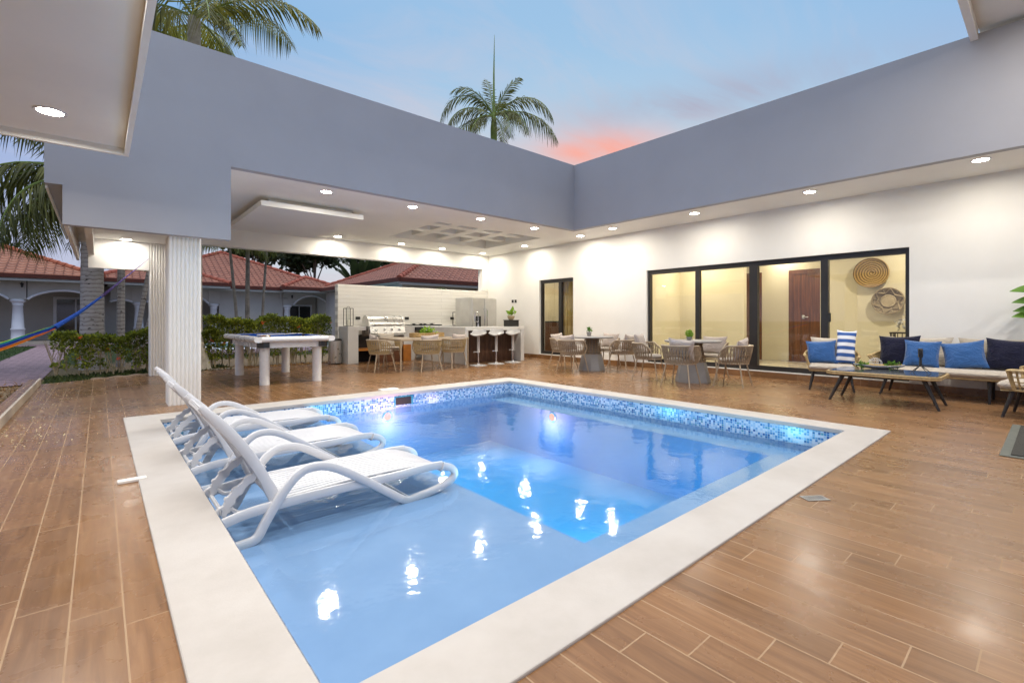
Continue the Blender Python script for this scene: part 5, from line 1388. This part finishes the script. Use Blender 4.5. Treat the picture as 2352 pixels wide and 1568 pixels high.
for (a, b_, c_, d_) in ((-.5, 1.0, 31.4, 31.9), (10.9, 12.6, 32.2, 32.6)):
    g_ = MB().box(a, b_, c_, d_, 0, 2.75); g_.v = [tuple(Vector(v_) - oB) for v_ in g_.v]; g_.build('wall', 'house_wall', hB)
np_ = MB(); quad(np_, [(3.2, 19.6), (10, 19.6), (10, 24.5), (3.2, 24.5)], .012)
struct(np_.build('neighbour_pool_water', 'neigh_tile'))
nc = MB(); frame(nc, (2.5, 10.7, 18.9, 25.2), (3.2, 10.0, 19.6, 24.5), -.03, .04); struct(nc.build('neighbour_pool_coping', 'house_trim'))
struct(MB().box(1.9, 11.2, 16.9, 18.9, -.03, .008).build('neighbour_terrace', 'brick_paving'))

# ================================================================== PLANTS
def hedge(name, x0, x1, y0, y1, h, label, n, size, stems, flowers, mat, thin=0, skew=0.0):
    t = thing(name, ((x0 + x1) / 2, (y0 + y1) / 2, 0), 0, label, 'hedge'); wx, wy = (x1 - x0) / 2, (y1 - y0) / 2
    u = rng.random((n, 3)) * 2 - 1
    z = rng.random(n); z = 1 - (1 - z) ** 1.0 * 1.0 if not thin else 1 - rng.random(n) ** 1.5 * .85
    shell = rng.random(n) < .62
    y = np.where(shell, -1 + .28 * rng.random(n), u[:, 1]); topm = rng.random(n) < .30; z = np.where(topm, .90 + .12 * rng.random(n), z * .98); y = np.where(topm, u[:, 1], y)
    x = u[:, 0]
    lump = .05 * np.sin(x * wx * 5.1 + 1) + .035 * np.sin(x * wx * 11 + 2) + .02 * np.sin(x * wx * 23)
    hh = h * (.96 + skew * x) + lump
    pos = np.c_[x * wx, y * wy * (1 + .12 * np.sin(x * wx * 7 + z * 6)), .04 + z * (hh - .04)]
    if thin:   # thinner low down, clumpy
        keep = (z > thin) | (np.sin(x * wx * 6.3 + 1) + np.sin(z * 9 + x * 13) + rng.random(n) * 1.6 > .5)
        pos = pos[keep]
    leaves(pos, size, .55, .55).build('foliage', mat, t)
    m = MB()
    for k in range(stems):
        x = (rng.random() * 2 - 1) * wx * .97; yb = (rng.random() * 1.2 - .9) * wy * .6
        for q in range(3):
            dx, dy = rng.normal() * .11, rng.normal() * .07; hz = h * (.55 + .4 * rng.random())
            m.tube([(x, yb, 0), (x + dx * .35 + rng.normal() * .01, yb + dy * .3, hz * .45), (x + dx, yb + dy - .05, hz)], [.010, .007, .004], 5)
            m.tube([(x + dx * .35, yb + dy * .3, hz * .5), (x + dx * .2 + rng.normal() * .09, yb + dy - .04, hz * .85)], [.006, .003], 4)
    m.build('stem', 'stick', t)
    if flowers:
        for k in range(flowers):
            m = MB()
            c_ = np.array([(rng.random() * 2 - 1) * wx, -wy * (1 + .05 * rng.random()), h * (.35 + .6 * rng.random())])
            q = c_ + rng.normal(size=(12, 3)) * .014; leaves(q, .024, .1, .9, mb=m)
            m.build('flower', 'flower_orange', t)
    return t
hedge('garden_hedge', -.66, 2.0, 11.92, 12.45, .80, 'sparse flowering hedge behind the two fluted columns', 9500, .055, 26, 12, 'hedge_leaf', .6, .04)
hedge('garden_hedge', 1.75, 4.40, 12.0, 12.7, 1.12, 'clipped green hedge behind the white pool table', 17000, .05, 34, 7, 'hedge_leaf', .48, .02)
hedge('garden_shrub', -2.3, -1.98, 12.2, 12.7, .42, 'low bright green shrub left of the brick path', 500, .06, 5, 0, 'bright_leaf')
q = leaves(np.c_[rng.random(9000) * 7 - 8.9, rng.random(9000) * 15 + 12, np.zeros(9000) - .03], .09, 1.6, .12).build('grass', 'grass_leaf'); tag(q, 'patchy dark green grass beside the brick path', 'grass', kind='stuff')
q = leaves(np.c_[rng.random(7000) * 2.6 - 3.5, rng.random(7000) * 6.4 + 4.4, rng.random(7000) * .03], .055, .05, .22).build('mulch', 'mulch_bits'); tag(q, 'brown wood mulch in the planting bed left of the kerb', 'mulch', kind='stuff')
q = leaves(np.c_[rng.random(2600) * 3.4 + 1.3, 11.72 + rng.random(2600) ** 1.3 * .5, rng.random(2600) * .02 - .02], .035, .05, .4).build('leaf_litter', 'mulch_bits'); tag(q, 'dry leaf litter on the soil behind the terrace', 'leaf litter', kind='stuff')
gx_ = rng.random(5200) * 2.9 - .72; q = leaves(np.c_[gx_, np.minimum(11.70, 11.02 + (gx_ + .72) * .493) + rng.random(5200) * 1.2, np.full(5200, -.03)], .06, 1.1, .3).build('ground_cover', 'hedge_leaf_dark'); tag(q, 'low dark ground cover at the foot of the flowering hedge', 'ground cover', kind='stuff')
# fallen blossom
N = 1000; a = rng.random(N); px_ = -.70 + np.abs(rng.normal(size=N)) * .36; py_ = 5.6 + rng.random(N) * 4.4
pos = np.c_[px_, py_, np.full(N, .004)]; pos = pos[pos[:, 0] < .35]
q2 = np.c_[rng.random(120) * 1.1 - 1.9, 11.3 + rng.random(120) * 4, np.full(120, -.006)]
q = leaves(np.r_[pos, q2], .0155, -.02, .75); 
q.v = [(p[0], p[1], max(min(p[2], .014), (-.006 if p[1] > 11 else .004))) for p in q.v]
q = q.build('fallen_petals', 'petal'); tag(q, 'small dry petals scattered over the terrace by the kerb', 'petals', kind='stuff')
# little white pebbles around the limewashed trunk
m = MB()
for k in range(240):
    x, y = 1.75 + abs(rng.normal()) * .28, 11.74 + rng.random() * .22; m.ball((x, y, .0), .012 + .012 * rng.random(), 6, 4, .6)
o = m.build('pebbles', 'limewashed_bark'); tag(o, 'pale pebbles and petals around the foot of the limewashed palm', 'pebbles', kind='stuff')

def frond(leafmb, stemmb, base, az_, elev, L, droop, ll, nl=34, width=.04, curl=1.0, hang=.35):
    """feather palm frond"""
    base = Vector(base); d_ = Vector((math.cos(az_) * math.cos(elev), math.sin(az_) * math.cos(elev), math.sin(elev)))
    side = Vector((-math.sin(az_), math.cos(az_), 0)); pts = []
    n = 14; p = base.copy(); dirv = d_.copy()
    for i in range(n + 1):
        pts.append(p.copy()); s_ = i / n
        dirv = (dirv + Vector((0, 0, -droop / n * (.4 + 1.4 * s_)))).normalized(); p = p + dirv * (L / n)
    stemmb.tube(pts, [.028 * (1 - .9 * i / n) + .003 for i in range(n + 1)], 5)
    V = []; F = []
    for k in range(nl):
        s_ = .10 + .90 * (k + .5) / nl; f = s_ * n; i = min(int(f), n - 1); q = pts[i].lerp(pts[i + 1], f - i); tg = (pts[i + 1] - pts[i]).normalized()
        up = side.cross(tg).normalized()
        lk = ll * (math.sin(PI * min(1, .12 + s_ * .86)) ** .55) * (.85 + .3 * random.random())
        for sg in (-1, 1):
            dl = (side * sg * .9 + tg * (.55 + .3 * s_) + up * (.25 + .25 * random.uniform(-1, 1))).normalized()
            a = q; b_ = q + dl * lk * .5; c_ = q + dl * lk * .92 + Vector((0, 0, -lk * hang * (1 + .6 * random.random())))
            b_ = b_ + Vector((0, 0, -lk * hang * .22)); w_ = width * (.8 + .4 * random.random()); wv = tg * w_ * .5
            o_ = len(V); V += [a - wv * .5, a + wv * .5, b_ + wv, b_ - wv, c_]; F += [(o_, o_ + 1, o_ + 2, o_ + 3), (o_ + 3, o_ + 2, o_ + 4)]
    leafmb.add(V, F)
def palm(loc, h, r, label, fronds, leafmat='palm_leaf', trunkmat='palm_trunk', shaft=None, lean=(0, 0), name='palm_tree', flare=1.4):
    t = thing(name, (loc[0], loc[1], -.03), 0, label, 'palm')
    m = MB(); n = 24; pts = []; rs = []
    for i in range(n + 1):
        s_ = i / n; pts.append((lean[0] * s_ ** 1.5, lean[1] * s_ ** 1.5, h * s_)); rs.append(r * (1 + (flare - 1) * max(0, 1 - s_ * 7) ** 2) * (1 - .22 * s_) * (1 + .03 * (i % 2)))
    m.tube(pts, rs, 14); m.build('trunk', trunkmat, t, True)
    top = Vector(pts[-1])
    if shaft: m = MB(); m.tube([top - Vector((0, 0, .02)), top + Vector((0, 0, shaft * .5)), top + Vector((0, 0, shaft))], [r * .95, r * 1.0, r * .55], 12); m.build('crown_shaft', 'crownshaft', t, True); top = top + Vector((0, 0, shaft * .92))
    for (az_, el, L, dr, ll, nl, hang) in fronds:
        a, b_ = MB(), MB(); frond(a, b_, top, az_, el, L, dr, ll, int(nl * 1.25), .042, 1, hang); f = a.build('frond', leafmat, t); b_.build('rib', 'crownshaft', f)
    return t, top
def wdir(lat, fw_=0.0):
    """compass angle of a sideways (camera right) + forward direction"""
    th = R(41); x = lat * math.cos(th) + fw_ * math.sin(th); y = -lat * math.sin(th) + fw_ * math.cos(th); return math.atan2(y, x)
E_ = R
# palm over the middle of the left parapet, with a tall unopened spear leaf
t, top = palm((11.3, 14.05), 7.75, .13, 'slender palm with green crown shaft and upright spear leaf above the parapet corner',
 [(wdir(-1, -.1), E_(58), 3.0, 3.6, .62, 46, .22), (wdir(-1, .4), E_(12), 2.4, 1.7, .62, 40, .45), (wdir(-1, -.6), E_(22), 2.5, 2.2, .6, 40, .5), (wdir(1, -.3), E_(44), 2.9, 2.5, .62, 46, .4), (wdir(1, .2), E_(26), 3.0, 1.9, .62, 46, .55),
  (wdir(.6, -1), E_(10), 2.0, 3.0, .5, 30, .3), (wdir(.3, 1), E_(60), 1.8, 1.4, .5, 30, .2), (wdir(-.3, .6), E_(76), 1.9, 1.0, .45, 30, .1), (wdir(.3, -.2), E_(62), 1.7, 1.1, .5, 28, .15), (wdir(-.5, -.2), E_(60), 2.1, 2.0, .5, 32, .2), (wdir(.3, -.7), E_(-30), 1.9, 1.6, .4, 30, .15), (wdir(1, -.9), E_(12), 2.3, 2.2, .55, 34, .5), (wdir(-.6, -.8), E_(-6), 1.9, 1.8, .5, 34, .4)], shaft=1.15)
m = MB(); m.tube([top, top + Vector((.0, 0, 1.6)), top + Vector((.03, 0, 3.1))], [.05, .032, .006], 8); m.build('spear_leaf', 'crownshaft', t, True)
# big palm whose limewashed foot stands behind the terrace
palm((1.52, 12.05), 7.5, .15, 'tall palm with limewashed flared foot, crown above the left parapet',
 [(wdir(1, .05), E_(32), 2.9, 1.5, .55, 60, .4), (wdir(1, -.5), E_(0), 2.0, 1.5, .45, 40, .3), (wdir(-.4, -1), E_(45), 2.8, 2.0, .7, 40, .6), (wdir(.5, 1), E_(50), 2.8, 1.6, .7, 40, .6), (wdir(-.8, .5), E_(35), 3.0, 1.6, .7, 44, .6), (wdir(.2, -.6), E_(70), 2.8, 1.4, .7, 40, .5), (wdir(.35, -.4), E_(12), 2.2, 1.7, .75, 40, .9), (wdir(-.25, -.4), E_(5), 2.0, 2.0, .7, 38, .9), (wdir(.7, .5), E_(62), 3.0, 1.3, .7, 42, .5), (wdir(0, 1), E_(15), 2.2, 2.4, .7, 36, .9)],
 leafmat='palm_leaf_warm', trunkmat='limewashed_bark', flare=2.2)
palm((1.15, 15.6), 8.6, .10, 'palm with drooping yellow-green fronds at the top left behind the parapet',
 [(wdir(x_, y_), E_(el), 2.6, 2.2, .8, 40, 1.0) for x_, y_, el in ((1, 0, 30), (.6, -.8, 25), (-.2, -1, 30), (-1, .1, 30), (.3, 1, 40), (.9, .5, 10), (.5, -.5, -10))], 'palm_leaf_yellow')
# grey palm trunk behind the left hedge and its hanging crown
palm((-.12, 13.95), 4.1, .215, 'thick ringed grey palm trunk behind the left hedge with drooping crown',
 [(wdir(x_, y_), E_(el), L_, dr, .62, 40, .6) for x_, y_, el, L_, dr in ((-1, -.1, 35, 3.2, 2.3), (-1, .5, 12, 2.8, 1.9), (-.7, -.8, 30, 2.8, 2.8), (-.9, -.3, 60, 3.0, 2.2), (-.4, -1, 5, 2.2, 2.4), (.8, -.3, 40, 2.4, 2.0), (.3, 1, 35, 2.6, 2.0), (-.6, .9, 45, 3.0, 2.2), (-.5, -.2, -12, 2.2, 1.6), (-1, .1, -5, 2.4, 2.2), (-.3, .4, -20, 2.0, 1.5), (-.9, .2, 22, 3.0, 3.0), (-.45, -.3, 30, 2.4, 3.2), (-.25, -.8, -5, 1.9, 2.4))], flare=1.15)
palm((-2.9, 15.2), 6.2, .14, 'palm whose fronds hang at the far left edge of the sky',
 [(wdir(x_, y_), E_(el), 3.0, 2.3, .8, 44, .9) for x_, y_, el in ((1, 0, 35), (.9, -.6, 10), (.2, -1, 30), (-1, .1, 30), (.3, 1, 40), (-.8, -.5, 10), (.6, .5, 55), (.7, -.3, -15))])
# slim leaning trunks beside it
def clump(loc, label, stems, mat, fr_=None, name='palm_clump', h=3, lm='palm_leaf'):
    t = thing(name, (loc[0], loc[1], -.03), 0, label, 'palm')
    for (dx, dy, lx, ly, hh, r_) in stems:
        m = MB(); m.tube([(dx + lx * s_ ** 1.3, dy + ly * s_ ** 1.3, hh * s_) for s_ in np.linspace(0, 1, 14)], [r_ * (1 - .25 * s_) for s_ in np.linspace(0, 1, 14)], 8); m.build('trunk', mat, t, True)
        if fr_:
            top = Vector((dx + lx, dy + ly, hh))
            for k in range(fr_[0]):
                a, b_ = MB(), MB(); frond(a, b_, top, 2 * PI * k / fr_[0] + dx * 7, R(random.uniform(20, 65)), fr_[1], 2.0, fr_[2], 26, .03, 1, .5); f = a.build('frond', lm, t); b_.build('rib', 'crownshaft', f)
    return t
clump((.32, 14.3), 'two slim grey palm trunks right beside the thick ringed trunk', [(.05, 0, .02, 0, 3.2, .085), (.30, .15, .42, .1, 3.0, .06), (.42, .3, .62, .2, 2.7, .05)], 'palm_trunk', (6, 1.5, .5))
clump((3.25, 16.6), 'three thin dark palm stems rising behind the clipped hedge', [(0, 0, -.25, 0, 3.3, .05), (.25, .1, .02, 0, 3.4, .075), (.62, 0, .20, .1, 3.5, .045)], 'bark', (5, 1.3, .4))
clump((10.15, 14.6), 'young palm with arching fronds behind the kitchen wall', [(0, 0, .05, 0, 1.5, .07)], 'bark', (12, 1.7, .5))
# distant broadleaf and banana-like trees
def tree(loc, h, cr, label, n=2600, ls=.34, mat='tree_leaf', name='broadleaf_tree', blobs=7):
    t = thing(name, (loc[0], loc[1], -.03), 0, label, 'tree')
    m = MB(); m.tube([(0, 0, 0), (.08, .05, h * .45), (0, 0, h * .8)], [.16, .11, .05], 8); P_ = []
    for k in range(blobs):
        a = 2 * PI * k / blobs + rng.random(); rr = cr * (.45 + .35 * rng.random()); c_ = np.array([rr * math.cos(a), rr * math.sin(a), h - cr * (.15 + .8 * rng.random())])
        m.tube([(0.05, .03, h * .5), tuple(c_ * np.array([.6, .6, .9])), tuple(c_)], [.06, .04, .015], 6)
        q = rng.normal(size=(n // blobs, 3)); q /= np.linalg.norm(q, axis=1, keepdims=True); q *= (cr * .46) * rng.random((n // blobs, 1)) ** .45; P_.append(q * np.array([1, 1, .75]) + c_)
    m.build('trunk', 'bark', t, True); leaves(np.concatenate(P_), ls, .15, .5).build('crown', mat, t); return t
tree((8.6, 37.5), 7.9, 2.3, 'dark bushy tree behind the ridge of the big red roof', ls=.42)
tree((12.6, 38), 7.2, 2.2, 'dark tree between the two red roofs, left of the banana plant', ls=.42)
tree((18.5, 40), 8.4, 2.6, 'airy dark tree just left of the house behind the kitchen wall', 1500, .4)
tree((-8, 48), 8, 4, 'distant dark tree behind the orange roof at the left', 2400, .5); tree((-13, 46), 7.5, 4, 'distant dark tree at the far left behind the orange roof', 2400, .5)
def banana(loc, h, label):
    t = thing('banana_plant', (loc[0], loc[1], -.03), 0, label, 'banana plant'); m = MB()
    m.tube([(0, 0, 0), (0, 0, h * .55)], [.2, .12], 10); m.build('trunk', 'bark', t, True); m = MB()
    for k in range(11):
        a = k * 2.4; el = R(38 + 40 * ((k * .37) % 1)); big_leaf(m, (0, 0, h * .5), (math.cos(a) * math.cos(el), math.sin(a) * math.cos(el), math.sin(el)), h * .52, .33, h * .12)
    m.build('foliage', 'tree_leaf', t, True); return t
banana((15.1, 36), 7.0, 'banana plant with paddle leaves between the two red roofs'); banana((16.6, 36.8), 7.6, 'taller banana plant beside the left edge of the right-hand red roof')

# ================================================================== HAMMOCK
hm = thing('hammock', (.70, 11.2, 2.20), 0, 'striped rainbow hammock with blue edge tied to the rear fluted column', 'hammock')
ho = Vector((.70, 11.2, 2.20)); A_ = Vector((.70, 11.2, 2.20)); B_ = Vector((.02, 10.6, 1.44)); C_ = Vector((-.52, 10.1, .94)); D_ = Vector((-1.35, 9.3, .58)); E2 = Vector((-2.6, 8.2, .50))
m = MB()
for k in range(10):
    a = 2 * PI * k / 10; off = Vector((.018 * math.cos(a), .0, .022 * math.sin(a))); m.tube([A_ - ho, A_.lerp(B_, .5) - ho + off * .4, B_ - ho + off], .0028, 4)
m.build('cord', 'hammock_violet', hm)
m = MB(); m.tube([p - ho for p in smoothpts([B_, B_.lerp(C_, .5) - Vector((0, 0, .02)), C_], 5)], [.018 + .028 * i / 10 for i in range(11)], 8, flat=(1.0, .8)); m.build('gathered_end', 'hammock_blue', hm, True)
pts = smoothpts([C_, D_, E2, Vector((-4.2, 7.0, .9))], 8); me = bpy.data.meshes.new('bed'); vs = []; uvs = []; fs = []; nn = 10
for i, p in enumerate(pts):
    w_ = .026 + .034 * min(1, i / 7)
    for j in range(nn + 1):
        q = j / nn; vs.append(tuple(p - ho + Vector((0.0, -.25 * w_ * math.sin(q * PI), -w_ + 2 * w_ * q + .006 * math.sin(q * 25 + i))))); uvs.append((i, q))
for i in range(len(pts) - 1):
    for j in range(nn): a = i * (nn + 1) + j; fs.append((a, a + nn + 1, a + nn + 2, a + 1))
me.from_pydata(vs, [], fs); ul = me.uv_layers.new(name='UVMap')
for i, l in enumerate(me.loops): ul.data[i].uv = uvs[l.vertex_index]
me.materials.append(MATS['rainbow_cloth']); o = bpy.data.objects.new('bed', me); COL.objects.link(o); o.parent = hm
md = o.modifiers.new('thick', 'SOLIDIFY'); md.thickness = .012
#MARK
